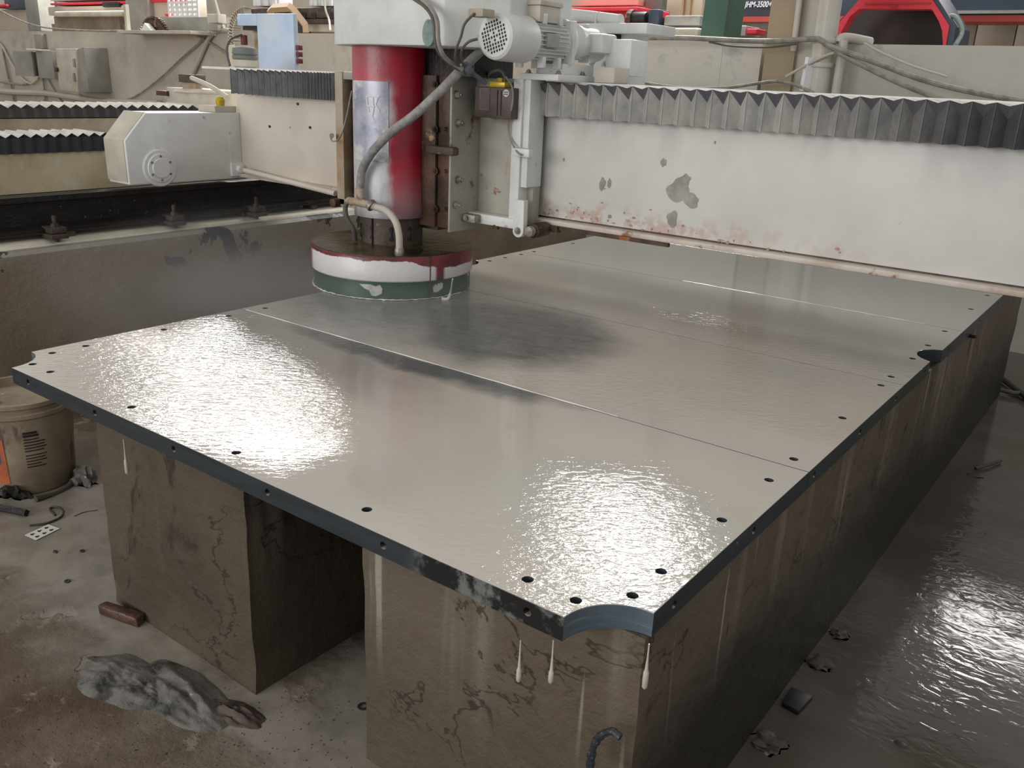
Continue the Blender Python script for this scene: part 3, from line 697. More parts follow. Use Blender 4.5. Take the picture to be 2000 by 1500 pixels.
# limit switch arm and cam rollers at the bottom right corner
bm = nb(); p = at(1016, 450, 1, 1.59)
prism(bm, [(p.x-.022, .36), (p.x-.022, p.z)]+[(p.x+.024*math.cos(a), p.z+.024*math.sin(a)) for a in [PI+PI*k/10 for k in range(11)]]+[(p.x+.022, .36)], 1, 1.575, 1.60, .002)
obj('roller_arm', bm, 'white', g)
bolt(g, (p.x, 1.575, p.z), (0, -1, 0), .009, .006, 'bolt', 'pivot', 12)
q = at(1045, 452, 1, 1.60); bm = nb(); cyl(bm, (q.x-.01, 1.60, q.z), (q.x-.01, 1.68, q.z), .026, seg=24, bev=.003); obj('roller', bm, 'rusty', g)
bm = nb(); cyl(bm, (q.x-.012, 1.575, q.z), (q.x-.012, 1.60, q.z), .019, seg=16, bev=.003); obj('roller_hub', bm, 'bolt', g)
q = at(656, 396, 1, 1.59); bm = nb(); cyl(bm, (q.x, 1.57, q.z), (q.x, 1.62, q.z), .019, seg=20, bev=.003); obj('roller', bm, 'rusty', g)
bm = nb(); q = at(1018, 299, 1, 1.58); box(bm, q.x-.035, q.x+.04, 1.57, 1.60, q.z-.012, q.z+.016, .003); obj('switch_block', bm, 'white', g)
bm = nb(); box(bm, X(838, 290, 1.46), X(892, 290, 1.46), 1.44, 1.475, Z(850, 300, 1.46), Z(850, 284, 1.46), .006); obj('hinge_clip', bm, 'brown_mud', g)
# slurry-coloured cable on the left of the column
bm = nb(); tube(bm, [at(687, 178, 1, 1.5), at(676, 232, 1, 1.5), at(664, 268, 1, 1.5), at(650, 276, 1, 1.55), at(645, 266, 1, 1.59)], .0032); obj('sensor_wire', bm, 'cable', g)
bm = nb(); cyl(bm, at(648, 265, 1, 1.60), at(648, 265, 1, 1.57), .010, seg=12); obj('gland', bm, 'bolt', g)

# ------------------------------------------------------------------ grinding head: column, hub and disc
CXX, CYY = .05, 1.45
g = thing('slab_grinder', 'red and white vertical column with a round grinding disc pressed on the slate', 'grinder', (CXX+.01, CYY, 0))
bm = nb(); lathe(bm, [(.135, .262), (.137, .262), (.137, .30), (.135, .305), (.135, .852), (.1, .852)], (CXX, CYY, 0), 64); obj('column', bm, 'column_paint', g)
bm = nb(); lathe(bm, [(.118, .150), (.118, .262)], (CXX+.004, CYY, 0), 48); hb = obj('hub', bm, 'brown_mud', g)
for a in (-2.1, -1.45, -.8, -.2):
    d = Vector((math.cos(a), math.sin(a), 0)); bm = nb()
    s_ = Vector((-d.y, d.x, 0)); c0 = Vector((CXX+.004, CYY, .205))+d*.117
    for k in (-1, 1):
        cyl(bm, c0-d*.001+Vector((0, 0, k*.018)), c0+d*.003+Vector((0, 0, k*.018)), .008, seg=12)
    cyl(bm, c0+Vector((0, 0, -.02))+d*.0005, c0+Vector((0, 0, .02))+d*.0005, .004, seg=8)
    obj('slot', bm, 'hole', hb)
bm = nb(); box(bm, CXX+.02, CXX+.024, CYY-.122, CYY-.116, .152, .26); obj('clamp_seam', bm, 'hole', hb)
bm = nb(); lathe(bm, [(.302, .066), (.306, .070), (.306, .150), (.302, .156)], (.06, 1.45, 0), 96); obj('disc_shell', bm, 'disc_shell', g)
bm = nb(); lathe(bm, [(.302, .150), (.302, .1585), (.296, .159), (.20, .1605), (.12, .163)], (.06, 1.45, 0), 96); obj('disc_top', bm, 'disc_top', g)
bm = nb(); lathe(bm, [(.298, .004), (.299, .066)], (.06, 1.45, 0), 96)
for v in bm.verts:
    if v.co.z < .02:
        t_ = math.atan2(v.co.y-1.45, v.co.x-.06); v.co.z += .006*noise.noise(Vector((math.cos(t_)*5, math.sin(t_)*5, 0)))-.002
        v.co.z = max(.0005, v.co.z)
obj('rubber_skirt', bm, 'disc_ring', g, label='green skirt ring with ragged wet lower edge')
a = -.35; bm = nb(); d = Vector((math.cos(a), math.sin(a), 0)); c0 = Vector((.06, 1.45, 0)); s_ = Vector((-d.y, d.x, 0))
q = [c0+d*.3075+s_*k for k in (-.0016, .0016)]
vs = [bm.verts.new(q[0]+Vector((0, 0, .004))), bm.verts.new(q[1]+Vector((0, 0, .004))), bm.verts.new(q[1]+Vector((0, 0, .157))), bm.verts.new(q[0]+Vector((0, 0, .157)))]
vs2 = [bm.verts.new(v.co-d*.008) for v in vs]; bm.faces.new(vs); bm.faces.new(vs2[::-1])
for k in range(4): bm.faces.new((vs[k], vs2[k], vs2[(k+1) % 4], vs[(k+1) % 4]))
obj('joint_line', bm, 'rusty', g)
# white paint daubs on the skirt, bent round it
def daub(parent, a0, z0, pts, m, r=.3005, seed=0):
    bm = nb(); vs = []
    for (da, dz) in pts:
        vs.append(bm.verts.new(Vector((.06+r*math.cos(a0+da), 1.45+r*math.sin(a0+da), z0+dz))))
    f = bm.faces.new(vs); bmesh.ops.triangulate(bm, faces=[f])
    rr = bmesh.ops.extrude_face_region(bm, geom=bm.faces[:])
    for e in rr['geom']:
        if isinstance(e, bmesh.types.BMVert): e.co -= 1*Vector((e.co.x-.06, e.co.y-1.45, 0)).normalized()*.004
    bmesh.ops.recalc_face_normals(bm, faces=bm.faces[:])
    obj('paint_daub', bm, m, parent, smooth=False)
M['daub'] = mat('white_daub', 'd6d4d0', .45, var=('b9b9b4', 40))
daub(g, -1.02, .030, [(-.18, .024), (-.05, .026), (.02, .020), (.07, .026), (.10, .012), (.09, -.006), (.02, -.016), (-.03, -.014), (-.06, .004), (-.12, .010)], 'daub')
daub(g, -.22, .032, [(-.08, .010), (-.04, .020), (-.01, .010), (.03, .024), (.07, .020), (.06, .002), (-.02, -.010), (-.07, -.008)], 'daub')
# white splash of water thrown at the joint
bm = nb(); p = at(878, 585, 2, .002)
tube(bm, [at(884, 545, 1, 1.215), p+Vector((-.0, .006, .03)), p+Vector((-.006, -.002, .003)), p+Vector((-.02, -.02, .001))], .005, 8, rfun=lambda t: .4+t*1.1)
tag(obj('water_splash', bm, 'foam_glint'), 'small white splash of water at the right front of the grinding disc', 'water')
bm = nb(); pts_ = []
for k in range(90):
    a = -2.75+k*.033; rr = .303+.006*noise.noise(Vector((k*.6, 2, 0))); pts_.append(Vector((.06+rr*math.cos(a), 1.45+rr*math.sin(a), .0035+.002*noise.noise(Vector((k*.9, 7, 0))))))
tube(bm, pts_, .0042, 6, sm=False, rfun=lambda t: .25+1.3*abs(noise.noise(Vector((t*31, 4, 1)))))
o = obj('water_fringe', bm, 'foam_glint'); tag(o, 'ragged pale fringe of water round the foot of the grinding disc', 'water'); o['kind'] = 'stuff'
# name plate, curved round the column
def plate(a0, a1, z0, z1, r, name, m, par, thick=.0025, n=12):
    bm = nb(); rows = []
    for k in range(n+1):
        a = a0+(a1-a0)*k/n; c, s = math.cos(a), math.sin(a)
        rows.append([bm.verts.new((CXX+rr*c, CYY+rr*s, z)) for rr, z in ((r, z0), (r+thick, z0), (r+thick, z1), (r, z1))])
    for A, B in zip(rows, rows[1:]):
        for k in range(4): bm.faces.new((A[k], B[k], B[(k+1) % 4], A[(k+1) % 4]))
    bm.faces.new(rows[0]); bm.faces.new(rows[-1][::-1]); bmesh.ops.recalc_face_normals(bm, faces=bm.faces[:])
    return obj(name, bm, m, par)
vc = math.atan2(CY-CYY, CX-CXX)           # direction of the camera from the column
aL = vc-math.asin(min(1, .133/.135)); 
def ang(u): # angle on the column for a picture column u
    s = (u-760.5)/72.5*.135; return vc+math.asin(max(-1, min(1, s/.135)))
zt, zb_ = at(760, 160, 1, 1.33).z, at(760, 318, 1, 1.33).z
pl = plate(ang(691), ang(757), zb_, zt, .1352, 'name_plate', 'plate', g)
def stroke(pts, w=.0055):
    bm = nb()
    P = []
    for (u, v) in pts:
        a = ang(u); z = at(u, v, 1, 1.33).z; P.append(Vector((CXX+.1384*math.cos(a), CYY+.1384*math.sin(a), z)))
    tube(bm, P, w/2, 6, sm=False); return obj('emblem_stroke', bm, 'lettering', pl)
stroke([(717, 187), (719, 206), (722, 218)]); stroke([(716, 188), (741, 189)]); stroke([(729, 190), (730, 214), (727, 228)]); stroke([(738, 190), (734, 204), (741, 218)]); stroke([(718, 206), (732, 208)]); stroke([(726, 222), (733, 240)], .003)

# belt housing above the column
g = thing('belt_housing', 'big white belt housing box on top of the red column', 'machine housing', (.2, 1.5, .853))
pts = [(-.175, 1.46), (-.125, 1.345), (-.02, 1.29), (.12, 1.255), (.46, 1.27), (.60, 1.43), (.60, 1.78), (-.17, 1.78)]
bm = nb(); prism(bm, pts, 2, .853, 1.2, .006); obj('housing', bm, 'white', g)
bm = nb(); c = at(840, 63, 1, 1.262)
n = 22; vs = []
for k in range(n):
    t_ = 2*PI*k/n; rr = 1-.12*math.sin(t_); vs.append((c.x+.024*math.cos(t_)*rr, c.z-.002+.040*math.sin(t_)))
prism(bm, vs, 1, 1.252, 1.266); M['badge'] = mat('green_badge', '6f8580', .3, var=('8a9c97', 20)); o = obj('oval_badge', bm, 'badge', g)
bolt(o, (c.x, 1.253, c.z+.03), (0, -1, 0), .003, .002, 'bolt', 'screw', 8, False)
bm = nb(); cyl(bm, (.47, 1.45, .95), (.47, 1.75, .95), .10, seg=40); obj('side_drum', bm, 'white', g)
bm = nb(); box(bm, .05, .40, 1.50, 1.72, .765, .853); obj('neck', bm, 'dark_steel', g)
bm = nb(); box(bm, .11, .17, 1.49, 1.56, .765, .853, .002); obj('side_bracket', bm, 'rust_light', g)
bm = nb(); box(bm, X(926, 28, 1.3), X(955, 28, 1.3), 1.27, 1.33, Z(940, 34, 1.3), Z(940, 18, 1.3), .003); obj('cable_socket', bm, 'rust_light', g)

# motor, lying along the bridge
g = thing('electric_motor', 'white finned electric motor with round grille, beside the belt housing', 'motor', (.62, 1.6, .80))
mx, mz, my = .60, .887, 1.35
bm = nb(); lathe(bm, [(.060, my), (.068, my+.006), (.071, my+.02), (.073, my+.15), (.071, my+.155)], (mx, 0, mz), 56, 1); fc = obj('fan_cover', bm, 'white', g)
bm = nb(); s = .0108; q = .0029
for i in range(-5, 6):
    for j in range(-5, 6):
        if math.hypot(i, j) < 4.9 and not (abs(i) <= 1 and abs(j) <= 1 and (i+j) % 2 == 0 and (i or j)):
            a = .30; dx, dz = (i*math.cos(a)-j*math.sin(a))*s, (i*math.sin(a)+j*math.cos(a))*s
            box(bm, mx+dx-q, mx+dx+q, my-.0008, my+.002, mz+dz-q*1.25, mz+dz+q*1.25)
obj('grille_holes', bm, 'hole', fc, smooth=False)
bm = nb(); lathe(bm, [(.052, my+.15), (.056, my+.16), (.056, my+.34), (.060, my+.345), (.066, my+.35), (.066, my+.37), (.05, my+.38)], (mx, 0, mz), 40, 1); obj('body', bm, 'white', g)
bm = nb()
for k in range(30):
    a = 2*PI*k/30
    if abs(math.sin(a)) < .93:
        d = Vector((math.cos(a), 0, math.sin(a))); s_ = Vector((-d.z, 0, d.x)); c0 = Vector((mx, 0, mz))
        P = [c0+d*.053+s_*.0013, c0+d*.053-s_*.0013, c0+d*.068-s_*.0009, c0+d*.068+s_*.0009]
        v0 = [bm.verts.new(p+Vector((0, my+.158, 0))) for p in P]; v1 = [bm.verts.new(p+Vector((0, my+.335, 0))) for p in P]
        for i in range(4): bm.faces.new((v0[i], v1[i], v1[(i+1) % 4], v0[(i+1) % 4]))
        bm.faces.new(v0[::-1]); bm.faces.new(v1)
obj('cooling_fins', bm, 'white', g, smooth=False)
bm = nb(); box(bm, mx+.055, mx+.072, my+.19, my+.26, mz-.02, mz+.022, .002); obj('rating_plate', bm, 'pale_rail', g)
bm = nb(); box(bm, mx-.045, mx+.05, my+.17, my+.29, mz+.055, mz+.105, .004); box(bm, mx-.05, mx+.055, my+.165, my+.295, mz+.105, mz+.12, .003); obj('terminal_box', bm, 'cream', g)
bm = nb()
for sx in (-1, 1):
    for yy in (my+.19, my+.28):
        box(bm, mx+sx*.045-.012, mx+sx*.045+.012, yy, yy+.018, mz-.085, mz-.05, .002)
        box(bm, mx+sx*.045-.010, mx+sx*.045+.010, yy, yy+.018, mz+.05, mz+.082, .002)
obj('foot', bm, 'white', g)
bm = nb(); box(bm, mx-.07, mx+.07, my+.345, my+.36, mz-.07, mz+.07, .003); lathe(bm, [(.078, my+.35), (.080, my+.353), (.080, my+.362), (.078, my+.365)], (mx, 0, mz), 40, 1); obj('flange', bm, 'white', g)
# reduction gear bracket behind, with square lugs
g = thing('gear_reducer', 'white cast bracket with square corner lugs behind the motor', 'gearbox', (.66, 1.75, .79))
bm = nb()
lathe(bm, [(.045, 1.735), (.06, 1.76), (.052, 1.80), (.052, 1.90), (.06, 1.91)], (.62, 0, .893), 32, 1)
box(bm, .60, .72, 1.80, 1.90, .86, .925, .01)
obj('gear_case', bm, 'white', g)
for (u, v) in ((1103, 53), (1103, 109), (1140, 58), (1139, 112)):
    y = 1.70 if u < 1120 else 1.84; c = at(u, v, 1, y); bm = nb(); box(bm, c.x-.018, c.x+.018, y-.006, y+.012, c.z-.018, c.z+.018, .003); lg = obj('lug', bm, 'white', g)
    bolt(lg, (c.x, y-.006, c.z), (0, -1, 0), .005, .004, 'bolt', 'bolt', 6, True)
bm = nb()
for a, b in (((1103, 53), (1140, 58)), ((1103, 109), (1139, 112))):
    tube(bm, [at(*a, 1, 1.705), at(*b, 1, 1.84)], .011, 8, sm=False)
tube(bm, [at(1140, 58, 1, 1.845), at(1139, 112, 1, 1.845)], .010, 8, sm=False); obj('tie_bars', bm, 'white', g)
bm = nb(); box(bm, .70, .80, 1.86, 1.98, .79, .91, .006); obj('side_box', bm, 'white', g)
bm = nb(); box(bm, .52, .68, 1.60, 1.92, .764, .785, .003); box(bm, .545, .655, 1.66, 1.86, .785, .82, .003); obj('base_plate', bm, 'white', g)
for x, y in ((.535, 1.63), (.66, 1.63), (.66, 1.78)): bolt(g, (x, y, .785), (0, 0, 1), .008, .010, 'bolt')
bm = nb(); box(bm, .72, .80, 1.76, 1.86, .764, .815, .004); tag(obj('switch_box', bm, 'cream'), 'small white box on top of the beam right of the motor', 'box')
# cable tray arm with pipe
g = thing('cable_tray', 'white horizontal tray arm carrying a taped pipe, right of the motor', 'tray', (.9, 2.1, .79))
a, b = at(1105, 48, 1, 2.0), at(1262, 72, 1, 2.0)
bm = nb(); box(bm, a.x, b.x, 2.0, 2.22, a.z-.03, a.z+.005, .003); obj('tray', bm, 'white', g)
bm = nb(); tube(bm, [at(1100, 28, 1, 2.05), at(1150, 33, 1, 2.05), at(1212, 41, 1, 2.05)], .022, 16); pipe = obj('taped_pipe', bm, 'white', g)
for u in (1109, 1170, 1211):
    c = at(u, 28+(u-1100)*.12, 1, 2.05); bm = nb(); cyl(bm, c-Vector((.004, 0, 0)), c+Vector((.004, 0, 0)), .0245, seg=20); box(bm, c.x-.003, c.x+.003, 2.024, 2.03, a.z, c.z); obj('clip', bm, 'white', pipe)
c = at(1190, 80, 1, 2.05); bm = nb(); box(bm, c.x-.04, c.x+.05, 2.03, 2.18, c.z-.035, a.z-.03, .004); obj('gearmotor', bm, 'dark_steel', g)
bm = nb(); tube(bm, [at(1195, 72, 1, 2.02), at(1172, 100, 1, 2.0), at(1155, 126, 1, 1.95)], .009); obj('conduit', bm, 'pale_rail', g)
bm = nb(); box(bm, b.x-.28, b.x-.1, 2.05, 2.2, .762, a.z-.03); obj('support', bm, 'white', g)

# brown control box with yellow fitting
g = thing('control_box', 'brown control box with a yellow fitting, hung on the carriage left of the bellows', 'control box', (.42, 1.58, .655))
a, b = at(926, 228, 1, 1.56), at(1000, 172, 1, 1.56)
bm = nb(); box(bm, a.x, b.x, 1.56, 1.62, a.z, b.z, .004); cb_ = obj('case', bm, 'ctrl', g)
c = at(947, 193, 1, 1.559); bm = nb(); box(bm, c.x-.021, c.x+.021, 1.5585, 1.561, c.z-.036, c.z+.034); box(bm, c.x-.019, c.x+.019, 1.558, 1.561, c.z-.034, c.z+.032); obj('data_plate', bm, 'ctrl', cb_)
for dx, dz0, dz1 in ((-.021, -.036, .034), (.021, -.036, .034)):
    bm = nb(); box(bm, c.x+dx-.0006, c.x+dx+.0006, 1.5575, 1.561, c.z+dz0, c.z+dz1); obj('plate_rim', bm, 'bolt', cb_)
for dz in (-.036, .034):
    bm = nb(); box(bm, c.x-.021, c.x+.021, 1.5575, 1.561, c.z+dz-.0006, c.z+dz+.0006); obj('plate_rim', bm, 'bolt', cb_)
c = at(989, 182, 1, 1.559); bm = nb(); cyl(bm, (c.x, 1.562, c.z), (c.x, 1.557, c.z), .0125, seg=24); st_ = obj('round_sticker', bm, 'paper', g)
bm = nb()
for k in range(3):
    for r_ in (0, 1): box(bm, c.x-.008+k*.006, c.x-.0045+k*.006, 1.5562, 1.558, c.z+.001-r_*.007, c.z+.005-r_*.007)
obj('print', bm, 'ink', st_, smooth=False)
for u in (970, 977):
    bm = nb(); q0, q1 = at(u, 226, 1, 1.559), at(u, 176, 1, 1.559); box(bm, q0.x-.002, q0.x+.002, 1.556, 1.562, q0.z, q1.z); obj('moulded_rib', bm, 'ctrl', cb_)
a, b = at(957, 170, 1, 1.57), at(988, 160, 1, 1.57); bm = nb(); box(bm, a.x, b.x, 1.565, 1.61, a.z, b.z, .003); cyl(bm, ((a.x+b.x)/2, 1.585, b.z), ((a.x+b.x)/2, 1.585, b.z+.012), .012, seg=6); obj('brass_fitting', bm, 'yellow', g)
bm = nb(); tube(bm, [at(950, 152, 1, 1.58), at(962, 140, 1, 1.58), at(978, 138, 1, 1.58), at(986, 150, 1, 1.58), at(986, 165, 1, 1.58)], .006); obj('short_cable', bm, 'cable_dark', g)

# ------------------------------------------------------------------ hoses and cables of the head
g = thing('water_hose', 'thick grey water hose slanting across the red column', 'hose', (.05, 1.3, .3))
hose_pts = [at(948, 92, 1, 1.42), at(905, 132, 1, 1.36), at(860, 178, 1, 1.30), at(810, 224, 1, 1.28), at(765, 258, 1, 1.27), at(728, 296, 1, 1.275), at(708, 332, 1, 1.285), at(703, 372, 1, 1.29)]
bm = nb(); tube(bm, hose_pts, .0155, 16, 10); obj('hose', bm, 'rubber_hose', g)
bm = nb(); tube(bm, [at(681, 392, 1, 1.29), at(705, 396, 1, 1.285), at(735, 404, 1, 1.28)], .014, 14); tube(bm, [at(703, 368, 1, 1.288), at(704, 398, 1, 1.286)], .017, 12, sm=False); obj('tee_fitting', bm, 'rust_light', g)
bm = nb(); tube(bm, [at(723, 398, 1, 1.279), at(728, 404, 1, 1.279)], .021, 12, sm=False); obj('hose_clamp', bm, 'bolt', g)
bm = nb(); tube(bm, [at(733, 404, 1, 1.28), at(755, 412, 1, 1.27), at(772, 432, 1, 1.265), at(779, 458, 1, 1.265), at(780, 484, 1, 1.27)], .0125, 14); obj('branch_hose', bm, 'cable_pale', g, label='pale branch hose')
bm = nb(); c = at(780, 478, 1, 1.27); lathe(bm, [(.015, .158), (.017, .165), (.017, .178), (.014, .186)], (c.x, c.y, 0), 16); obj('nipple', bm, 'bolt', g)
bm = nb(); tube(bm, [at(684, 392, 1, 1.29), at(675, 402, 1, 1.285), at(677, 425, 1, 1.285), at(690, 448, 1, 1.30), at(694, 470, 1, 1.32)], .009, 12); obj('branch_hose', bm, 'cable_dark', g, label='dark branch hose')
c = at(912, 135, 1, 1.36); bm = nb()
u_, w_ = (hose_pts[0]-hose_pts[1]).normalized(), None
tube(bm, [c-u_*.012, c+u_*.012], .021, 16, sm=False); tube(bm, [c, at(930, 148, 1, 1.40), at(948, 162, 1, 1.45)], .008, 8); M['clampgrey'] = mat('clamp_grey', '5f636c', .4); obj('hose_bracket', bm, 'clampgrey', g)
def cable(name, pts, r, m, lab, cat='cable', group=None):
    bm = nb(); tube(bm, pts, r, 8, 8); return tag(obj(name, bm, m), lab, cat, group)
cable('cable_bundle', [at(812, -8, 1, 1.24), at(838, 12, 1, 1.22), at(853, 40, 1, 1.22), at(856, 80, 1, 1.22), at(866, 108, 1, 1.24), at(886, 126, 1, 1.30), at(903, 135, 1, 1.335)], .0075, 'cable', 'grey cable looping down the front of the belt housing to the hose bracket')
cable('cable_bundle', [at(798, -8, 1, 1.235), at(830, 14, 1, 1.215), at(846, 40, 1, 1.215), at(850, 80, 1, 1.215), at(859, 106, 1, 1.235), at(880, 127, 1, 1.29), at(898, 137, 1, 1.33)], .005, 'cable_dark', 'thin dark cable beside the grey one on the belt housing front')
cable('motor_cable', [at(927, 26, 1, 1.268), at(908, 46, 1, 1.25), at(900, 72, 1, 1.25), at(891, 96, 1, 1.25), at(890, 118, 1, 1.28), at(898, 132, 1, 1.33)], .0042, 'cable_dark', 'thin dark cable from the socket behind the round grille')
cable('motor_cable', [at(933, 76, 1, 1.268), at(915, 82, 1, 1.25), at(902, 98, 1, 1.26), at(901, 118, 1, 1.30), at(908, 128, 1, 1.34)], .0042, 'cable_dark', 'short dark cable loop under the one from the socket')
cable('switch_cable', [at(988, 150, 1, 1.57), at(1000, 170, 1, 1.55), at(1001, 200, 1, 1.55), at(993, 240, 1, 1.585), at(996, 270, 1, 1.59), at(1010, 296, 1, 1.57), at(1018, 303, 1, 1.56)], .0035, 'cable', 'thin grey cable from the brown control box down to the small white switch')

# ------------------------------------------------------------------ things on the beam's left end
yb = 2.16
g = thing('electrical_cabinet', 'pale blue metal panel cabinet standing behind the left end of the beam', 'cabinet', (-1.3, 2.3, .30))
a, b = at(468, 128, 1, yb), at(572, 26, 1, yb)
bm = nb(); box(bm, a.x+(b.x-a.x)*.36, b.x, yb, yb+.03, FZ, b.z, .004); box(bm, a.x, a.x+(b.x-a.x)*.36, yb, yb+.05, at(485, 50, 1, yb).z, b.z, .004); obj('panel', bm, 'blue_panel', g)
bm = nb(); box(bm, a.x, a.x+(b.x-a.x)*.35, yb+.1, yb+.25, a.z-.2, at(485, 56, 1, yb).z, .004); obj('inner_frame', bm, 'rust_light', g)
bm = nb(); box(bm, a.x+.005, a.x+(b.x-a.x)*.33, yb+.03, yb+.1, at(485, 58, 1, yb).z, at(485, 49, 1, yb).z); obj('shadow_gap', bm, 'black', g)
bm = nb(); q = at(581, 110, 1, yb+.05)
for k in range(3): box(bm, b.x, b.x+.018, yb+.01, yb+.04, q.z-.035+k*.032, q.z-.012+k*.032, .002)
obj('hinges', bm, 'burgundy', g)
q = at(475, 76, 1, 2.17); bm = nb(); cyl(bm, (q.x, 2.175, q.z-.03), (q.x, 2.175, q.z+.02), .018, seg=16, bev=.003); tag(obj('plug', bm, 'burgundy'), 'burgundy plug beside the blue cabinet', 'plug')
cable('plug_cable', [at(472, 68, 1, 2.16), at(450, 78, 1, 2.08), at(443, 100, 1, 2.02), at(449, 128, 1, 1.99)], .006, 'cable_dark', 'dark cable bending from the burgundy plug down to the bellows')
q = at(478, 102, 1, 1.86); bm = nb(); lathe(bm, [(.050, q.z-.042), (.060, q.z-.028), (.060, q.z-.017), (.055, q.z-.013), (.060, q.z-.008), (.056, q.z+.018), (.045, q.z+.024), (.028, q.z+.026)], (q.x, q.y, 0), 28)
M['coil'] = mat('coil_grey', '6c716c', .6); tag(obj('oil_pot', bm, 'coil'), 'grey ribbed round pot on the left end of the beam', 'pot')
q = at(478, 120, 1, 1.86); bm = nb(); lathe(bm, [(.046, .762), (.055, .77), (.060, q.z+.006), (.055, q.z+.008)], (q.x, q.y, 0), 24); tag(obj('pot_stand', bm, 'cream'), 'cream round stand under the grey ribbed pot', 'stand')
g = thing('cable_chain', 'white perforated cable chain curving up behind the left bellows', 'cable chain', (-1.75, 2.35, .2))
cp = [at(452, 84, 1, 2.35), at(450, 60, 1, 2.35), at(455, 38, 1, 2.35), at(467, 24, 1, 2.35), at(480, 20, 1, 2.35)]
sp = smooth_path(cp, 4)
for i, p in enumerate(sp[:-1]):
    d = (sp[i+1]-p).normalized(); n_ = Vector((-d.z, 0, d.x)); bm = nb(); L = (sp[i+1]-p).length*.42
    for sg in (-1, 1):
        for q0, q1 in (((-L, .016), (L, .024)), ((-L, .0), (-L*.5, .024))):
            c = [p+d*q0[0]+n_*(q0[1]*sg), p+d*q1[0]+n_*(q0[1]*sg), p+d*q1[0]+n_*(q1[1]*sg), p+d*q0[0]+n_*(q1[1]*sg)]
            A = [bm.verts.new(k) for k in c]; B = [bm.verts.new(k+Vector((0, .05, 0))) for k in c]
            bm.faces.new(A); bm.faces.new(B[::-1])
            for k in range(4): bm.faces.new((A[k], B[k], B[(k+1) % 4], A[(k+1) % 4]))
    bmesh.ops.recalc_face_normals(bm, faces=bm.faces[:]); obj('link', bm, 'cream', g, smooth=False)
bm = nb(); box(bm, cp[0].x-.03, cp[0].x+.03, 2.35, 2.40, FZ, cp[0].z); obj('post', bm, 'cream', g)

# odds and ends behind the white truck, in front of the back wall
yw = 3.0
g = thing('limit_bracket', 'dusty steel bracket with a pale lever behind the faceted white housing', 'bracket', (-2.9, 3.0, .3))
a, b = at(328, 212, 1, yw), at(440, 178, 1, yw); bm = nb(); box(bm, a.x, b.x, yw, yw+.3, .2, b.z, .006); obj('base', bm, 'cream', g)
a, b = at(349, 160, 1, yw), at(378, 146, 1, yw); bm = nb(); box(bm, a.x, b.x, yw, yw+.1, a.z, b.z, .004); obj('dark_block', bm, 'brown_mud', g)
a, b = at(352, 178, 1, yw), at(376, 160, 1, yw); bm = nb(); box(bm, a.x, b.x, yw+.02, yw+.08, a.z, b.z, .004); obj('post', bm, 'rust_light', g)
bm = nb(); tube(bm, [at(374, 152, 1, yw-.02), at(410, 168, 1, yw-.05), at(445, 190, 1, yw-.1)], .016, 10); obj('lever', bm, 'cream', g)
bm = nb(); tube(bm, [at(340, 178, 1, yw-.03), at(440, 182, 1, yw-.03)], .010, 8, sm=False); obj('bar', bm, 'cream', g)
a, b = at(310, 186, 1, yw), at(330, 178, 1, yw); bm = nb(); box(bm, a.x, b.x, yw-.02, yw+.05, a.z, b.z); obj('dark_stub', bm, 'rusty', g)

# junction boxes and pipes on the back wall
Y = 4.8
def wbox(u0, v0, u1, v1, d, m, name, par): 
    a, b = at(u0, v1, 1, Y-d), at(u1, v0, 1, Y-d); bm = nb(); box(bm, a.x, b.x, Y-d, Y, a.z, b.z, .006); return obj(name, bm, m, par)
M['boxgrey'] = mat('dusty_box', '9c9a92', .6, var=('8b8982', 5))
g = thing('junction_box', 'open grey junction box with its door swung left on the back wall', 'junction box', (-9.3, 4.7, .56))
wbox(76, 99, 100, 152, .25, 'boxgrey', 'case', g); wbox(63, 102, 78, 148, .12, 'hole', 'interior', g)
bm = nb(); a, b = at(37, 148, 1, Y-.3), at(64, 101, 1, Y-.2); prism(bm, [(a.x, Y-.34), (b.x, Y-.22), (b.x, Y-.20), (a.x, Y-.32)], 2, a.z, b.z); obj('door', bm, 'boxgrey', g)
wbox(50, 96, 76, 99, .28, 'cream', 'hood', g)
wbox(69, 66, 80, 95, .06, 'boxgrey', 'conduit', g)
g = thing('junction_box', 'closed grey metal cabinet tilted on the back wall, right of the open one', 'junction box', (-8.5, 4.7, .42))
a, b = at(108, 95, 1, Y-.3), at(148, 95, 1, Y-.3); c_, d_ = at(152, 180, 1, Y-.3), at(116, 176, 1, Y-.3)
bm = nb(); prism(bm, [(a.x, a.z), (b.x, b.z), (c_.x, c_.z), (d_.x, d_.z)], 1, Y-.3, Y-.02, .006); dr = obj('door', bm, 'cream', g)
a2, b2 = at(168, 92, 1, Y-.25), at(179, 180, 1, Y-.25)
bm = nb(); prism(bm, [(b.x, b.z), (a2.x, a2.z), (b2.x, b2.z), (c_.x, c_.z)], 1, Y-.28, Y, .006); obj('case', bm, 'boxgrey', g)
for v in (122, 150):
    q = at(147, v, 1, Y-.3); bm = nb(); box(bm, q.x-.02, q.x+.01, Y-.32, Y-.3, q.z-.05, q.z+.04, .003); obj('hinge', bm, 'boxgrey', dr)
q = at(113, 136, 1, Y-.3); bm = nb(); cyl(bm, (q.x, Y-.33, q.z), (q.x, Y-.3, q.z), .025, seg=12); obj('latch', bm, 'brown_mud', dr)
cable('wall_pipe', [at(-40, 174, 1, Y-.06), at(30, 180, 1, Y-.06), at(90, 182, 1, Y-.06), at(145, 190, 1, Y-.06), at(200, 198, 1, Y-.06), at(310, 202, 1, Y-.06)], .035, 'cable_pale', 'thick pale pipe running low along the back wall under the boxes', 'pipe')
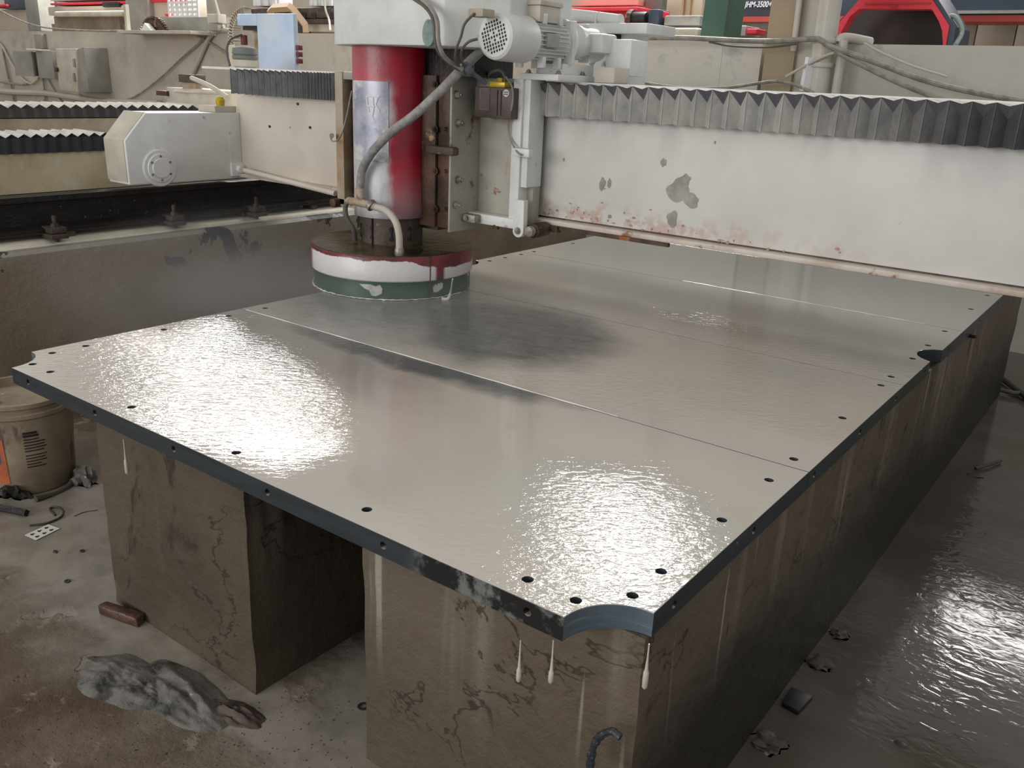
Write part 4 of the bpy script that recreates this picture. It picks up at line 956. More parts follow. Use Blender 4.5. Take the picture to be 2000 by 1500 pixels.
for i, (pts, r, lab) in enumerate([
    ([(-10, 78), (4, 90), (20, 120), (40, 150), (60, 163), (76, 153)], .014, 'pale cable arcing from the left edge down to the open box'),
    ([(5, 95), (14, 140), (24, 180), (28, 204)], .014, 'pale cable hanging down near the left edge of the back wall'),
    ([(84, 153), (86, 170), (88, 190), (82, 204)], .012, 'grey cable hanging straight below the open box'),
    ([(92, 154), (104, 176), (120, 200), (138, 204), (148, 190)], .012, 'grey cable looping from the open box to the closed one'),
    ([(155, 184), (166, 196), (180, 203), (200, 204)], .012, 'grey cable leaving the bottom of the closed cabinet'),
    ([(205, 205), (260, 190), (310, 155), (350, 118), (390, 82), (408, 62)], .009, 'thin wire rising to the right across the back wall'),
    ([(375, 146), (388, 118), (403, 84), (415, 66), (428, 59), (452, 60)], .022, 'thick dusty cable curving up over the wall left of the blue cabinet'),
    ([(0, 20), (40, 40), (90, 54), (180, 60), (240, 60)], .009, 'thin sagging wire above the back wall on the left'),
    ([(372, 62), (410, 84), (455, 112), (470, 112)], .012, 'pale thin pipe slanting down from the gear platform'),
    ([(418, -5), (428, 30), (438, 58)], .014, 'white pipe standing above the wall left of the cable chain'),
    ([(0, 160), (40, 165), (60, 162)], .012, 'pale cable stub at the left edge below the open box')]):
    cable('wall_cable', [at(u, v, 1, Y-.035) for u, v in pts], r, 'cable' if i % 3 else 'cable_pale', lab)
g = thing('wall_switch', 'small dusty switch on the back wall left of the cable chain', 'switch', (-5.6, 4.7, .9))
wbox(405, 27, 425, 45, .1, 'cream', 'upper_block', g); wbox(406, 47, 424, 60, .1, 'boxgrey', 'lower_block', g)
# gear wheel on the shelf
g = thing('wall_shelf', 'dusty metal shelf plate on top of the back wall', 'shelf', (-6.9, 4.75, 1.09))
a, b = at(228, 61, 1, 4.5), at(372, 61, 1, 4.5); bm = nb(); box(bm, a.x, b.x, 4.5, 5.05, a.z-.02, a.z+.012, .003); obj('plate', bm, 'cream', g)
zz = a.z+.012; bm = nb(); box(bm, a.x, a.x+.04, 4.6, 4.64, zz, zz+.26); obj('post', bm, 'cream', g); bm = nb(); box(bm, a.x, b.x-.1, 5.0, 5.05, zz, zz+.16); obj('back_board', bm, 'boxgrey', g)
c = at(302, 68, 1, 4.7); bm = nb(); R = .20; n = 44; pts = []
for k in range(n*2):
    t_ = PI*k/n; rr = R if (k//1) % 2 == 0 else R*.9
    pts.append((c.x+rr*math.cos(t_), zz+.0+max(0, rr*math.sin(t_)-.06)))
pts = []
for k in range(0, 25):
    t_ = math.radians(18)+math.radians(144)*k/24; 
    for rr, dt in ((.265, -.022), (.30, -.012), (.30, .012), (.265, .022)): pts.append((c.x-rr*math.cos(t_+dt), zz+max(0, rr*math.sin(t_+dt)-.15)))
bm = nb(); prism(bm, [(pts[0][0], zz)]+pts+[(pts[-1][0], zz)], 1, 4.68, 4.72); tag(obj('cog', bm, 'rusty'), 'brown toothed gear wheel standing on the shelf of the back wall', 'gear')
c = at(294, 56, 1, 4.66); bm = nb(); prism(bm, [(c.x-.08, zz), (c.x-.01, zz+.075), (c.x+.11, zz)], 1, 4.6, 4.66); tag(obj('paper_scrap', bm, 'paper'), 'white triangular scrap in front of the gear wheel', 'scrap')

# ------------------------------------------------------------------ behind the back wall, left
def slab(name, u0, v0, u1, v1, y, d, m, par, bev=.01):
    a, b = at(u0, v1, 1, y), at(u1, v0, 1, y); bm = nb(); box(bm, a.x, b.x, y, y+d, a.z, b.z, bev); return obj(name, bm, m, par)
g = thing('white_grid_panel', 'white slatted grid panel standing above the back wall', 'grid', (-6.6, 5.3, 1.3))
a, b = at(331, 42, 1, 5.3), at(382, -30, 1, 5.3); w = (b.x-a.x)
for k in range(7): 
    bm = nb(); x = a.x+w*k/6; box(bm, x-.013, x+.013, 5.3, 5.32, a.z, b.z); obj('upright', bm, 'lettering', g)
for k in range(8):
    bm = nb(); z = a.z+(b.z-a.z)*k/7.5; box(bm, a.x, b.x, 5.295, 5.31, z-.012, z+.012); obj('slat', bm, 'lettering', g)
bm = nb(); box(bm, a.x, b.x, 5.33, 5.36, FZ, a.z); obj('stand', bm, 'boxgrey', g)
g = thing('bridge_machine', 'cream and red machine bridge beyond the back wall on the left', 'machine', (-9, 7.0, FZ))
slab('lower_beam', 95, 10, 250, 30, 7.0, .5, 'far', g); slab('red_stripe', 98, 2, 250, 10, 6.98, .3, 'red', g); slab('upper_beam', 98, -20, 250, 2, 7.0, .5, 'lettering', g)
slab('dark_clip', 200, 3, 230, 14, 6.95, .1, 'black', g); slab('grey_leg', 250, -40, 284, 60, 6.9, .6, 'boxgrey', g); slab('body', 284, -10, 332, 34, 7.0, .6, 'far', g); slab('red_cap', 284, -20, 328, 5, 6.95, .3, 'red', g)
slab('roller_tube', 105, 20, 236, 33, 6.85, .12, 'cream', g, .03); slab('support', 108, 30, 232, 62, 7.1, .5, 'wall_brown', g); slab('red_foot', 322, 26, 332, 32, 6.9, .1, 'red', g)
a = at(160, 60, 1, 7.2); bm = nb(); box(bm, at(108, 60, 1, 7.2).x, at(330, 60, 1, 7.2).x, 7.15, 7.55, FZ, a.z+.1); obj('plinth', bm, 'wall_brown', g)
g = thing('red_machine', 'dark and red machine at the far left above the back wall', 'machine', (-12.5, 7.5, FZ))
slab('dark_body', 10, -10, 56, 18, 7.5, .5, 'navy', g); slab('red_band', -30, 8, 12, 14, 7.45, .5, 'red', g); slab('cream_body', -30, 18, 55, 60, 7.6, .6, 'far', g); slab('post', 55, -40, 68, 60, 7.4, .3, 'boxgrey', g); slab('shelf', 56, 20, 84, 60, 7.5, .3, 'pale_rail', g)
a = at(10, 60, 1, 7.7); bm = nb(); box(bm, at(-30, 60, 1, 7.7).x, at(84, 60, 1, 7.7).x, 7.7, 8.0, FZ, a.z); obj('plinth', bm, 'wall_brown', g)
# timber and brown frame behind the blue cabinet
g = thing('brown_frame_machine', 'brown steel frame with square holes behind the blue cabinet', 'machine', (-4.5, 6.0, FZ))
slab('frame_beam', 490, 14, 660, 36, 6.0, .3, 'brown_mud', g); slab('lower_beam', 590, 36, 660, 46, 6.0, .3, 'brown_mud', g); slab('back_board', 600, 44, 660, 62, 6.1, .2, 'cream', g)
for u in (588, 607, 644): slab('square_hole', u, 25, u+9, 36, 5.99, .02, 'black', g, 0)
for u0, u1 in ((494, 545), (604, 655)):
    for k in range(7):
        uu = u0+(u1-u0)*k/7; slab('pleated_cover', uu, -20, uu+(u1-u0)/7-1, 12, 6.05-.03*(k % 2), .2, 'lettering', g, .01)
slab('leg', 575, 36, 600, 90, 6.1, .2, 'brown_mud', g)
a = at(600, 62, 1, 6.2); bm = nb(); box(bm, at(500, 62, 1, 6.2).x, at(660, 62, 1, 6.2).x, 6.15, 6.4, FZ, a.z); obj('plinth', bm, 'wall_brown', g)
bm = nb(); tube(bm, [at(527, 24, 1, 5.9), at(535, 16, 1, 5.9), at(566, 14, 1, 5.9), at(574, 20, 1, 5.9), at(597, 50, 1, 5.9), at(598, 64, 1, 5.9)], .045, 4, sm=False); tag(obj('bent_guard', bm, 'wood'), 'bent pale orange guard bar behind the blue cabinet', 'guard')
cable('hanging_wire', [at(633, -4, 1, 5.6), at(636, 20, 1, 5.6), at(643, 40, 1, 5.6), at(645, 60, 1, 5.3)], .010, 'cable_pale', 'pale wire hanging left of the white belt housing')

# ------------------------------------------------------------------ behind the back wall, right
g = thing('red_saw_guard', 'bright red faceted saw guard with a dark opening behind the back wall', 'saw guard', (1.4, 6.0, FZ))
y = 5.9
P = lambda u, v, yy=y: (at(u, v, 1, yy).x, at(u, v, 1, yy).z)
outer = [(1632, 95), (1638, 45), (1690, -14), (1812, -14), (1854, 50), (1846, 95)]
inner = [(1842, 95), (1840, 60), (1834, 42), (1820, 18), (1678, 17), (1660, 32), (1644, 60), (1640, 82), (1639, 95)]
op = [P(*q) for q in outer]; ip = [P(*q) for q in inner]
bm = nb(); prism(bm, op+ip, 1, y, y+.12); obj('front_ring', bm, 'red', g)
bm = nb(); prism(bm, [P(1628, 100, y+.5), P(1640, 40, y+.5), P(1690, -10, y+.5), P(1812, -10, y+.5), P(1858, 50, y+.5), P(1848, 100, y+.5)], 1, y+.5, y+.55); M['inside'] = mat('guard_inside', '3a302e', .5, var=('2e2625', 3), layers=[('8a817c', 5, .7, .78, (1, 1, .2))]); obj('dark_interior', bm, 'inside', g)
bm = nb(); o2 = [P(u+(9 if u > 1700 else 0), v) for u, v in ((1690, -18), (1812, -18), (1856, 52), (1850, 95))]
i2 = [P(u, v) for u, v in ((1845, 95), (1853, 50), (1812, -14), (1690, -14))]
prism(bm, o2+i2, 1, y+.02, y+.5); obj('side_shell', bm, 'navy', g)
bm = nb(); a, b = P(1740, 15), P(1753, 10); box(bm, a[0], b[0], y-.01, y, a[1], b[1]); obj('latch', bm, 'darkred', g)
bm = nb(); a, b = P(1690, 8), P(1818, 7); box(bm, a[0], b[0], y-.006, y, a[1]-.006, a[1]+.006); obj('lip', bm, 'darkred', g)
bm = nb(); box(bm, op[0][0]+.1, op[-1][0], y+.1, y+.5, FZ, P(1740, 95)[1]); obj('stand', bm, 'boxgrey', g)
for k in range(3):
    cable('green_hose', [at(1818+k*8, -10, 1, 6.2), at(1836+k*5, 10, 1, 6.2), at(1846+k*3, 34, 1, 6.2), at(1852+k*2, 40, 1, 6.2)], .016, 'coil', ('grey-green hose nearest the red guard', 'grey-green hose, middle of three at the red guard', 'grey-green hose farthest right of the three at the red guard')[k], 'hose')
M['palegreen'] = mat('pale_green_hose', '9db0a8', .5)
cable('green_hose', [at(1850, 34, 1, 6.0), at(1864, 32, 1, 6.0), at(1876, 48, 1, 6.0), at(1878, 66, 1, 6.0), at(1866, 88, 1, 5.9)], .016, 'palegreen', 'pale green hose bending down right of the red guard', 'hose')
g = thing('navy_bridge', 'navy machine bridge with white lettering and a red lower edge', 'machine bridge', (1.2, 8, FZ))
y = 8.0; a, b = at(1421, 33, 1, y), at(2000, -60, 1, y)
bm = nb(); box(bm, a.x, 5.2, y, y+.5, a.z, a.z+.9, .01); br = obj('bridge_beam', bm, 'navy', g)
bm = nb(); box(bm, a.x, 5.2, y-.03, y+.4, a.z-.05, a.z-.0); obj('red_edge', bm, 'redstripe', g)
bm = nb(); box(bm, at(1840, 26, 1, y).x, 5.2, y-.06, y, at(1840, 28, 1, y).z, at(1840, 22, 1, y).z); obj('guide_strip', bm, 'pale_rail', g)
for x_ in (4.6, a.x+.15):
    bm = nb(); box(bm, x_, x_+.4, y+.05, y+.45, FZ, a.z); obj('leg', bm, 'boxgrey', g)
fc_ = bpy.data.curves.new('lettering', 'FONT'); fc_.body = 'JHM-3500+'; fc_.size = .19; fc_.extrude = .004; fc_.offset = .003; fc_.shear = .2
to = bpy.data.objects.new('lettering', fc_); COL.objects.link(to); bpy.context.view_layer.update()
me = bpy.data.meshes.new_from_object(to); bpy.data.objects.remove(to)
bm = nb(); bm.from_mesh(me); bpy.data.meshes.remove(me)
p0, p1_ = at(1453, 14, 1, y-.012), at(1507, 11, 1, y-.012)
xs_ = [v.co.x for v in bm.verts]; sx = (p1_.x-p0.x)/(max(xs_)-min(xs_))
for v in bm.verts: v.co = Vector((p0.x+(v.co.x-min(xs_))*sx, y-.006-v.co.z, p0.z+v.co.y*1.25*sx))
obj('lettering', bm, 'lettering', br, smooth=False)
# green leaning post
a0, a1, b0, b1 = at(1367, 75, 1, 5.4), at(1415, 75, 1, 5.4), at(1379, -10, 1, 5.4), at(1424, -10, 1, 5.4)
bm = nb(); k = .9/(b0.z-a0.z)*0; dx = (b0.x-a0.x)/(b0.z-a0.z)
prism(bm, [(a0.x-dx*(a0.z-FZ), FZ), (a1.x-dx*(a1.z-FZ), FZ), (b1.x+dx*.3, b1.z+.3), (b0.x+dx*.3, b0.z+.3)], 1, 5.4, 5.7); tag(obj('green_post', bm, 'green'), 'dark green leaning steel post behind the back wall', 'post')
# conveyor-like machine between
g = thing('roller_machine', 'grey rail with a dark motor and red end, left of the green post', 'machine', (-.4, 6.6, FZ))
y = 6.4
slab('red_bellows', 1108, 13, 1246, 22, y+.3, .3, 'red', g, .01); slab('dark_channel', 1108, 22, 1246, 50, y+.4, .3, 'darkred', g); slab('cover_ribs', 1105, -12, 1248, 12, y+.5, .3, 'far', g)
slab('rail', 1296, 30, 1368, 50, y, .3, 'pale_rail', g); slab('rail_foot', 1212, 44, 1368, 58, y+.05, .3, 'clampgrey', g); slab('motor_block', 1264, 18, 1288, 52, y-.05, .2, 'navy', g)
slab('red_end', 1287, 22, 1298, 36, y+.02, .1, 'red', g)
a = at(1232, 36, 1, y-.03); b = at(1264, 36, 1, y-.03); bm = nb(); cyl(bm, a, b, .055, seg=20, bev=.01); obj('dark_motor', bm, 'black', g)
bm = nb(); lathe(bm, [(.07, -.02), (.075, 0), (.07, .03)], (a.x, a.y, a.z), 12, 0); obj('sprocket', bm, 'rusty', g)
slab('grey_panel', 1258, -20, 1296, 20, y+.6, .1, 'coil', g); slab('pale_stone', 1265, 54, 1365, 78, y-.2, .6, 'cream', g, .03)
slab('right_rail', 1414, 50, 1458, 70, y, .3, 'pale_rail', g); slab('red_stub', 1456, 56, 1479, 66, y, .2, 'red', g); slab('body', 1296, -20, 1375, 32, y+1.0, .3, 'far', g)
for u in (1331, 1344): slab('upright_strut', u, -20, u+5, 32, y+.95, .05, 'wood', g)
a = at(1300, 75, 1, y); bm = nb(); box(bm, at(1110, 75, 1, y+.3).x, at(1460, 75, 1, y+.3).x, y+.12, y+1.2, FZ, a.z+.1); obj('plinth', bm, 'wall_brown', g)
# far cabinet panels right
g = thing('cream_cabinet', 'cream panelled machine body below the navy bridge at the far right', 'machine', (2.5, 8.8, FZ)); y = 8.6
for k in range(4):
    u0, u1 = 1830+k*78, 1830+(k+1)*78-2; a, b = at(u0, 60, 1, y), at(u1, 60, 1, y); bm = nb(); box(bm, a.x, b.x, y, y+.4, FZ, at(1900, 40, 1, y).z+.1, .004); obj('panel', bm, 'far', g)
# white pipes by the column
yy = 4.66
def vpipe(u, r, z0, z1, m, lab, y=yy, collars=()):
    x = X(u, 150, y); t = thing('water_pipe', lab, 'pipe', (x, y, z0)); bm = nb(); cyl(bm, (x, y, z0), (x, y, z1), r, seg=28); o = obj('pipe', bm, m, t)
    for v in collars: bm = nb(); z = Z(u, v, y); cyl(bm, (x, y, z-.014), (x, y, z+.014), r*1.18, seg=28, bev=.003); obj('collar', bm, m, t)
    return t
M['pvc'] = mat('white_pvc', 'cbc8c1', .4, var=('bcb6aa', 5))
vpipe(1600, .066, FZ, 2.6, 'pvc', 'thick white vertical water pipe beside the concrete column', collars=(127, 80))
vpipe(1637, .026, FZ, 1.065, 'pvc', 'thin white vertical pipe right of the thick one, ending at an elbow on the wall')
bm = nb(); p = at(1640, 80, 1, yy); tube(bm, [(p.x, yy, 1.05), (p.x+.004, yy+.01, 1.075), (p.x+.04, yy+.07, 1.08), (p.x+.12, 4.86, 1.066)], .027, 14); tag(obj('pipe_elbow', bm, 'pvc'), 'white pipe elbow lying on the wall top left under the red guard', 'pipe')
bm = nb(); x = X(1560, 20, 4.68); cyl(bm, (x, 4.68, 1.0), (x-.02, 4.68, 2.4), .017, seg=12); tag(obj('conduit', bm, 'pvc'), 'narrow white conduit on the face of the concrete column', 'pipe')
bm = nb(); a, b = at(1570, 178, 1, 4.6), at(1583, 112, 1, 4.6); tube(bm, [a, b], .030, 4, sm=False); tag(obj('white_board', bm, 'lettering'), 'white narrow board leaning left of the thick white pipe', 'board')
yc = 4.58
for pts, r, m, lab in [
    ([(1180, 76), (1250, 74), (1340, 74), (1440, 79), (1520, 80), (1590, 76), (1605, 80), (1625, 92), (1700, 118), (1800, 155), (1900, 180), (2000, 197), (2090, 208)], .0155, 'cable', 'thick grey cable along the wall top, drooping right past the white pipes'),
    ([(1630, 100), (1680, 126), (1750, 160), (1830, 192), (1860, 200)], .013, 'cable', 'second grey cable drooping just under the thick one on the right wall'),
    ([(1385, 82), (1430, 90), (1500, 92), (1555, 86)], .006, 'cable_dark', 'thin cable sagging below the thick one left of the column'),
    ([(1180, 148), (1260, 162), (1340, 172), (1420, 171), (1500, 160), (1530, 160), (1560, 168), (1590, 184)], .010, 'cable', 'long grey cable sagging just above the bellows'),
    ([(1535, 150), (1570, 130), (1610, 110), (1632, 102)], .009, 'cable_pale', 'short pale cable rising right across the white pipe'),
    ([(1688, 84), (1720, 102), (1780, 128), (1850, 150)], .006, 'cable_pale', 'thin pale wire on the right wall below the red guard')]:
    cable('wall_cable', [at(u, v, 1, yc) for u, v in pts], r, m, lab)

# ------------------------------------------------------------------ floor clutter, left
g = thing('paint_bucket', 'dirty cream plastic bucket with an orange and blue label, full of milky water', 'bucket', (-.565, .29, FZ))
bx, by = -.565, .29
bm = nb(); lathe(bm, [(.135, FZ), (.142, FZ+.01), (.150, FZ+.15), (.160, -.355), (.166, -.350), (.166, -.338), (.161, -.334), (.162, -.318), (.168, -.314), (.168, -.300), (.162, -.297), (.156, -.300), (.152, -.33)], (bx, by, 0), 48)
bk = obj('shell', bm, 'bucket', g)
bm = nb(); cyl(bm, (bx, by, -.345), (bx, by, -.338), .153, seg=40); obj('water', bm, 'water', g)
def curved(a0, a1, z0, z1, m, name, par, r0=.1445, n=10, ex=.001):
    bm = nb(); rows = []
    for k in range(n+1):
        a = a0+(a1-a0)*k/n; row = []
        for z in (z0, z1):
            r = .142+(z-FZ-.01)/(.15)*.008 if z < FZ+.15 else .150+(z-FZ-.15)/(-.355-FZ-.15)*.010
            for e in (-.002, ex): row.append(bm.verts.new((bx+(r+e)*math.cos(a), by+(r+e)*math.sin(a), z)))
        rows.append([row[0], row[1], row[3], row[2]])
    for A, B in zip(rows, rows[1:]):
        for k in range(4): bm.faces.new((A[k], B[k], B[(k+1) % 4], A[(k+1) % 4]))
    bm.faces.new(rows[0]); bm.faces.new(rows[-1][::-1]); bmesh.ops.recalc_face_normals(bm, faces=bm.faces[:]); return obj(name, bm, m, par)
vb_ = math.atan2(CY-by, CX-bx)
lb = curved(vb_-1.5, vb_-.45, FZ+.05, FZ+.21, 'orange', 'label', g, ex=.0012); curved(vb_-1.5, vb_-.55, FZ+.115, FZ+.185, 'label_blue', 'blue_panel', lb, ex=.002)
for k in range(12):
    z = FZ+.225-k*.0105-(.006 if k > 6 else 0); L = [.34, .30, .30, .42, .40, .44, .38, .44, .4, .42, .3, .4][k]
    curved(vb_-.05, vb_-.05+L*(1 if k else .8), z, z+(.0035 if k > 1 else .008), 'ink', 'printed_line', g, n=6, ex=.0013)
# debris
def blobmesh(c, r, seed, sub=3, amp=.5, fq=3):
    bm = nb(); bmesh.ops.create_icosphere(bm, subdivisions=sub, radius=1)
    for v in bm.verts:
        n_ = v.co.normalized(); k = 1+amp*noise.fractal(n_*fq*.6+Vector((seed, 0, 0)), 1., 2., 4)+.1*noise.noise(n_*9+Vector((seed, 1, 0)))
        v.co = Vector((c[0]+n_.x*k*r[0], c[1]+n_.y*k*r[1], c[2]+max(0, n_.z*k*r[2])))
    return bm
bp = at(20, 1001, 2, FZ)
bm = nb(); tube(bm, [at(-30, 986, 2, FZ+.012), at(52, 1002, 2, FZ+.012)], .014, 4, sm=False)
tag(obj('flat_bar', bm, 'dark_steel'), 'dark flat steel bar on the floor below the bucket', 'bar')
c = at(30, 962, 2, FZ); tag(obj('plastic_bag', blobmesh((c.x-.02, c.y, FZ), (.085, .05, .06), 3.3, 4, .6), 'black'), 'crumpled black bag at the foot of the bucket', 'bag')
c = at(165, 940, 2, FZ); tag(obj('plastic_scrap', blobmesh((c.x, c.y, FZ), (.05, .035, .05), 8.3, 3, .7), 'plastic'), 'glossy grey plastic scrap between bucket and left pier', 'scrap')
c = at(120, 960, 2, FZ); bm = nb(); tube(bm, [at(70, 975, 2, FZ+.01), c, at(150, 930, 2, FZ+.02)], .010, 7); tag(obj('wooden_stick', bm, 'brown_mud'), 'dark muddy stick leaning at the right foot of the bucket', 'stick')
cable('iron_hook', [at(58, 1026, 2, FZ+.004), at(90, 1022, 2, FZ+.004), at(118, 1010, 2, FZ+.004), at(124, 998, 2, FZ+.008), at(112, 990, 2, FZ+.006), at(98, 993, 2, FZ+.004), at(108, 1006, 2, FZ+.004)], .0035, 'rope', 'bent dark wire hook on the floor above the playing card', 'wire')
cable('thin_wire', [at(145, 1008, 2, FZ+.002), at(165, 1000, 2, FZ+.002), at(192, 996, 2, FZ+.002)], .0012, 'rope', 'thin dark wire on the floor left of the left pier', 'wire')
for (u, v, r, lab) in ((161, 1077, .0075, 'small dark washer on the floor right of the playing card'), (132, 1136, .0085, 'small dark ring on the pale wet floor, below the washer'), (709, 1381, .013, 'dark washer in the gap beside the right pier')):
    c = at(u, v, 2, FZ); bm = nb()
    prof = [(r*.6, 0), (r, 0), (r, .0025), (r*.6, .0025)]
    rings = []
    for k in range(24):
        t_ = 2*PI*k/24; rings.append([bm.verts.new((c.x+a*math.cos(t_), c.y+a*math.sin(t_), FZ+.001+h)) for a, h in prof])
    for k in range(24):
        A, B = rings[k], rings[(k+1) % 24]
        for i in range(4): bm.faces.new((A[i], B[i], B[(i+1) % 4], A[(i+1) % 4]))
    bmesh.ops.recalc_face_normals(bm, faces=bm.faces[:]); tag(obj('washer', bm, 'rope'), lab, 'washer')
c = at(108, 1078, 2, FZ); tag(obj('slate_chip', blobmesh((c.x, c.y, FZ), (.012, .006, .004), 1.1, 2), 'rope'), 'tiny dark chip on the floor below the playing card', 'chip')
# playing card: the six of clubs
cs = [at(u, v, 2, FZ+.003) for u, v in ((48, 1045), (94, 1024), (117, 1032), (70, 1055))]
g = thing('playing_card', 'white playing card of clubs lying face up on the wet floor', 'playing card', (cs[0]+cs[2])/2)
bm = nb(); A = [bm.verts.new(p) for p in cs]; B = [bm.verts.new(p-Vector((0, 0, .0008))) for p in cs]; bm.faces.new(A); bm.faces.new(B[::-1])
for k in range(4): bm.faces.new((A[k], B[k], B[(k+1) % 4], A[(k+1) % 4]))
bmesh.ops.recalc_face_normals(bm, faces=bm.faces[:]); obj('card', bm, 'paper', g)
eu, ev = cs[1]-cs[0], cs[3]-cs[0]
for s_, t_ in ((.2, .28), (.5, .28), (.8, .28), (.2, .72), (.5, .72), (.8, .72)):
    bm = nb(); o_ = cs[0]+eu*s_+ev*t_; au = eu.normalized(); av = ev.normalized()
    for dx, dy in ((.0035, 0), (-.002, .0032), (-.002, -.0032)):
        q = o_+au*dx+av*dy; cyl(bm, q, q+Vector((0, 0, .0006)), .0031, seg=10)
    q = o_-au*.005; box(bm, q.x-.0022, q.x+.0022, q.y-.0012, q.y+.0012, q.z, q.z+.0006); obj('club_pip', bm, 'ink', g, smooth=False)
# brick piece and wet plastic heap
a, b = at(200, 1196, 2, FZ), at(275, 1222, 2, FZ); d = (b-a).normalized(); s_ = Vector((-d.y, d.x, 0)); bm = nb(); L = (b-a).length
box(bm, 0, L, -.012, .018, 0, .028, .005)
bmesh.ops.subdivide_edges(bm, edges=bm.edges[:], cuts=2)
for v in bm.verts:
    n_ = noise.noise_vector(v.co*40)*.004; v.co = Vector((v.co.x+n_.x, v.co.y+n_.y, max(0, v.co.z+n_.z))); v.co = a+d*v.co.x+s_*v.co.y+Vector((0, 0, v.co.z))
tag(obj('broken_brick', bm, 'brick'), 'broken reddish brick piece at the foot of the left pier', 'brick')
def heap(c, rx, ry, h, seed, m, rot=0, n=46):
    bm = nb(); vs = {}
    for i in range(n+1):
        for j in range(n+1):
            x, y = i/n*2-1, j/n*2-1; r_ = math.hypot(x, y)*(1+.25*noise.noise(Vector((math.atan2(y, x)*1.2, seed, 0))))
            z = h*max(0, 1-r_*r_)*(.45+.9*abs(noise.fractal(Vector((x*1.8+seed, y*1.8, 0)), 1.4, 2, 3)))
            z += h*.35*max(0, 1-r_)*abs(noise.noise(Vector((x*4, y*4+seed, 1))))
            cr, sr = math.cos(rot), math.sin(rot); X_, Y_ = x*rx, y*ry
            vs[i, j] = (bm.verts.new((c[0]+X_*cr-Y_*sr, c[1]+X_*sr+Y_*cr, FZ-.002+z)), r_)
    for i in range(n):
        for j in range(n):
            q = [vs[i, j], vs[i+1, j], vs[i+1, j+1], vs[i, j+1]]
            if min(k[1] for k in q) < 1: bm.faces.new([k[0] for k in q])
    for v in [v for v in bm.verts if not v.link_faces]: bm.verts.remove(v)
    return bm
c = at(245, 1330, 2, FZ); c2 = at(370, 1360, 2, FZ)
tag(obj('plastic_sheet', heap((c.x, c.y, 0), .16, .085, .022, 2.2, 'plastic', .1), 'plastic'), 'crumpled wet grey plastic film on the floor, left part of the heap', 'plastic film')
tag(obj('plastic_sheet', heap((c2.x-.02, c2.y-.01, 0), .17, .08, .026, 6.2, 'plastic', -.1), 'plastic'), 'crumpled wet plastic film against the left pier foot, right part of the heap', 'plastic film')
tag(obj('mud_lump', heap((.97, -.0, 0), .09, .04, .02, 9.2, 'brick', .2, 24), 'brown_mud'), 'muddy lump at the foot of the left pier corner', 'mud')
# grit on the floor
bm = nb()
for k in range(420):
    u, v = random.uniform(0, 690), random.uniform(1330, 1500); c = at(u, v, 2, FZ)
    s = random.uniform(.0008, .0028); a = random.uniform(0, PI)
    q = [c+Vector((math.cos(a+t_)*s*random.uniform(.6, 1.3), math.sin(a+t_)*s*random.uniform(.6, 1.3), .0)) for t_ in (0, 1.6, 3.1, 4.7)]
    A = [bm.verts.new(p) for p in q]; T = bm.verts.new(c+Vector((0, 0, s*.8)))
    for i in range(4): bm.faces.new((A[i], A[(i+1) % 4], T))
o = obj('grit', bm, 'rope', smooth=False); tag(o, 'scattered dark grit on the brown floor at the lower left', 'grit'); o['kind'] = 'stuff'

# ------------------------------------------------------------------ floor right
c = at(1556, 1365, 2, FZ); bm = nb()
pts = [at(1527, 1372, 2, FZ+.012), at(1545, 1342, 2, FZ+.012), at(1588, 1360, 2, FZ+.012), at(1560, 1390, 2, FZ+.012)]
prism(bm, [(p.x, p.y) for p in pts], 2, FZ, FZ+.014, .002); tag(obj('rubber_block', bm, 'black'), 'small square black block in the dark water beside the long pier', 'block')
for i, (u, v, s, lab) in enumerate(((1600, 1296, .03, 'lump of silt at the foot of the long pier'), (1500, 1450, .035, 'silt lump nearest the bottom edge beside the long pier'), (1640, 1240, .025, 'farther silt lump along the long pier foot'))):
    c = at(u, v, 2, FZ); tag(obj('silt_lump', blobmesh((c.x, c.y, FZ), (s, s, s*.35), 4+i, 3, .6), 'brown_mud'), lab, 'silt')
cable('twig', [at(1905, 915, 2, FZ+.01), at(1930, 908, 2, FZ+.012), at(1955, 900, 2, FZ+.01)], .006, 'rope', 'dark twig floating in the water at the right', 'twig')
c = at(1905, 930, 2, FZ); tag(obj('leaf_litter', blobmesh((c.x, c.y, FZ), (.03, .015, .006), 9, 2), 'rope'), 'dark flat leaf below the twig in the water', 'leaf')
c = at(1762, 1455, 2, FZ); tag(obj('leaf_litter', blobmesh((c.x, c.y, FZ), (.018, .008, .005), 12, 2), 'rope'), 'dark leaf scrap at the lower right of the water', 'leaf')
cable('floor_cable', [at(1958, 740, 2, FZ+.02), at(1980, 757, 2, FZ+.02), at(2010, 780, 2, FZ+.02)], .014, 'black', 'dark cable on the floor beyond the long pier at the right edge')
cable('floor_cable', [at(1955, 762, 2, FZ+.02), at(1985, 768, 2, FZ+.02), at(2020, 765, 2, FZ+.02)], .012, 'cable_dark', 'grey cable on the floor under the dark one at the right edge')
bm = nb(); q = at(1898, 650, 0, 1.93); cyl(bm, (1.905, q.y, -.055), (1.95, q.y-.02, -.050), .007, seg=10); tag(obj('steel_pin', bm, 'rusty'), 'rusty pin sticking out under the slate right of the pocket notch', 'pin')
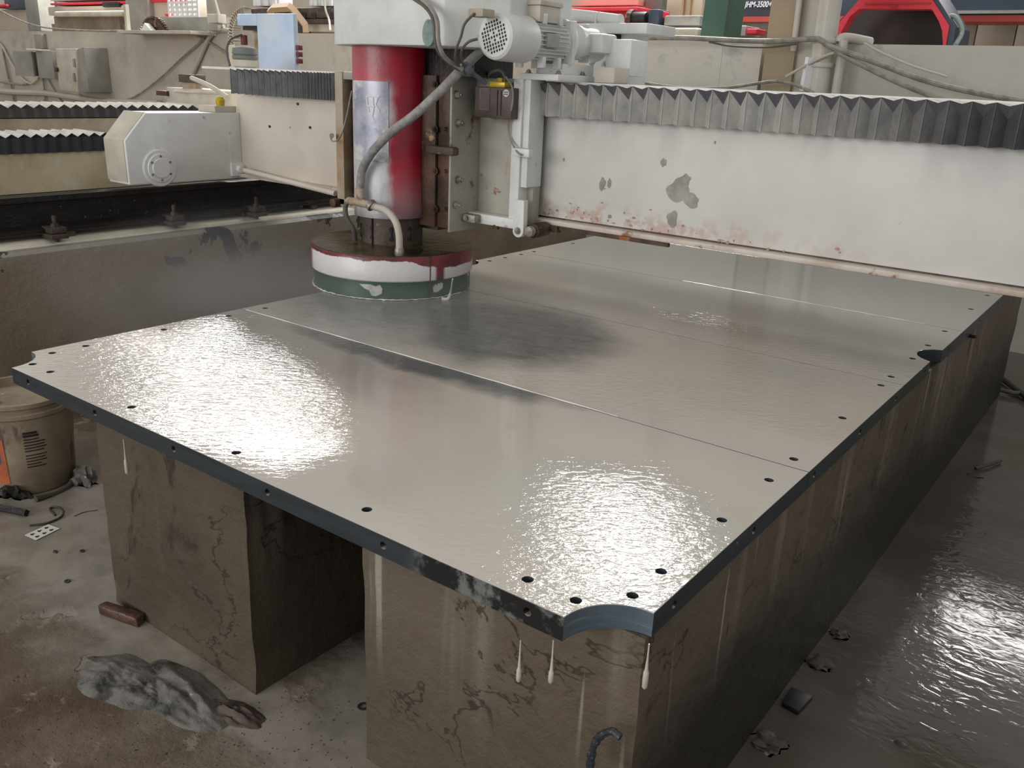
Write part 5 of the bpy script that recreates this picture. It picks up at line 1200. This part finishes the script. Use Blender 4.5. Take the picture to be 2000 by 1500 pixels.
c = at(1175, 1450, 1, .04); bm = nb()
tube(bm, [at(1152, 1500, 1, .04), at(1158, 1462, 1, .04), at(1172, 1438, 1, .04), at(1195, 1428, 1, .038), at(1212, 1440, 1, .036)], .008, 8, rfun=lambda t: .7+.6*abs(noise.noise(Vector((t*9, 0, 0)))))
M['slime'] = mat('dark_slime', '33363a', .2, bump=(60, .6)); tag(obj('hanging_rag', bm, 'slime'), 'dark wet hooked strip stuck to the front of the right pier', 'rag')

# fine spray hanging round the grinding disc
def mist(c, r, dens, lab):
    m = bpy.data.materials.new('spray_mist'); m.use_nodes = True; n = m.node_tree.nodes; n.remove(n['Principled BSDF'])
    v = n.new('ShaderNodeVolumeScatter'); v.inputs['Color'].default_value = (.95, .94, .95, 1); v.inputs['Anisotropy'].default_value = .2
    L = m.node_tree.links; tc = n.new('ShaderNodeTexCoord'); mp = n.new('ShaderNodeMapping'); mp.vector_type = 'POINT'
    mp.inputs['Location'].default_value = (0, 0, -1); mp.inputs['Scale'].default_value = (1/r[0], 1/r[1], 1/r[2])
    gr = n.new('ShaderNodeTexGradient'); gr.gradient_type = 'SPHERICAL'; mu = n.new('ShaderNodeMath'); mu.operation = 'MULTIPLY'; mu.inputs[1].default_value = dens
    L.new(tc.outputs['Object'], mp.inputs[0]); L.new(mp.outputs[0], gr.inputs[0]); L.new(gr.outputs['Fac'], mu.inputs[0]); L.new(mu.outputs[0], v.inputs['Density'])
    L.new(v.outputs[0], n['Material Output'].inputs['Volume'])
    bm = nb(); bmesh.ops.create_icosphere(bm, subdivisions=4, radius=1)
    for q in bm.verts: q.co = Vector((c[0]+q.co.x*r[0], c[1]+q.co.y*r[1], c[2]+q.co.z*r[2]))
    o = obj('spray_mist', bm, m); tag(o, lab, 'mist'); o['kind'] = 'stuff'
mist((-.50, 1.15, -.08), (.62, .85, .36), .75, 'thin haze of water spray left of the grinding disc, in front of the brown wall')
mist((.25, 1.2, .06), (.95, .75, .058), 1.3, 'low thin spray mist drifting over the slate round the disc')
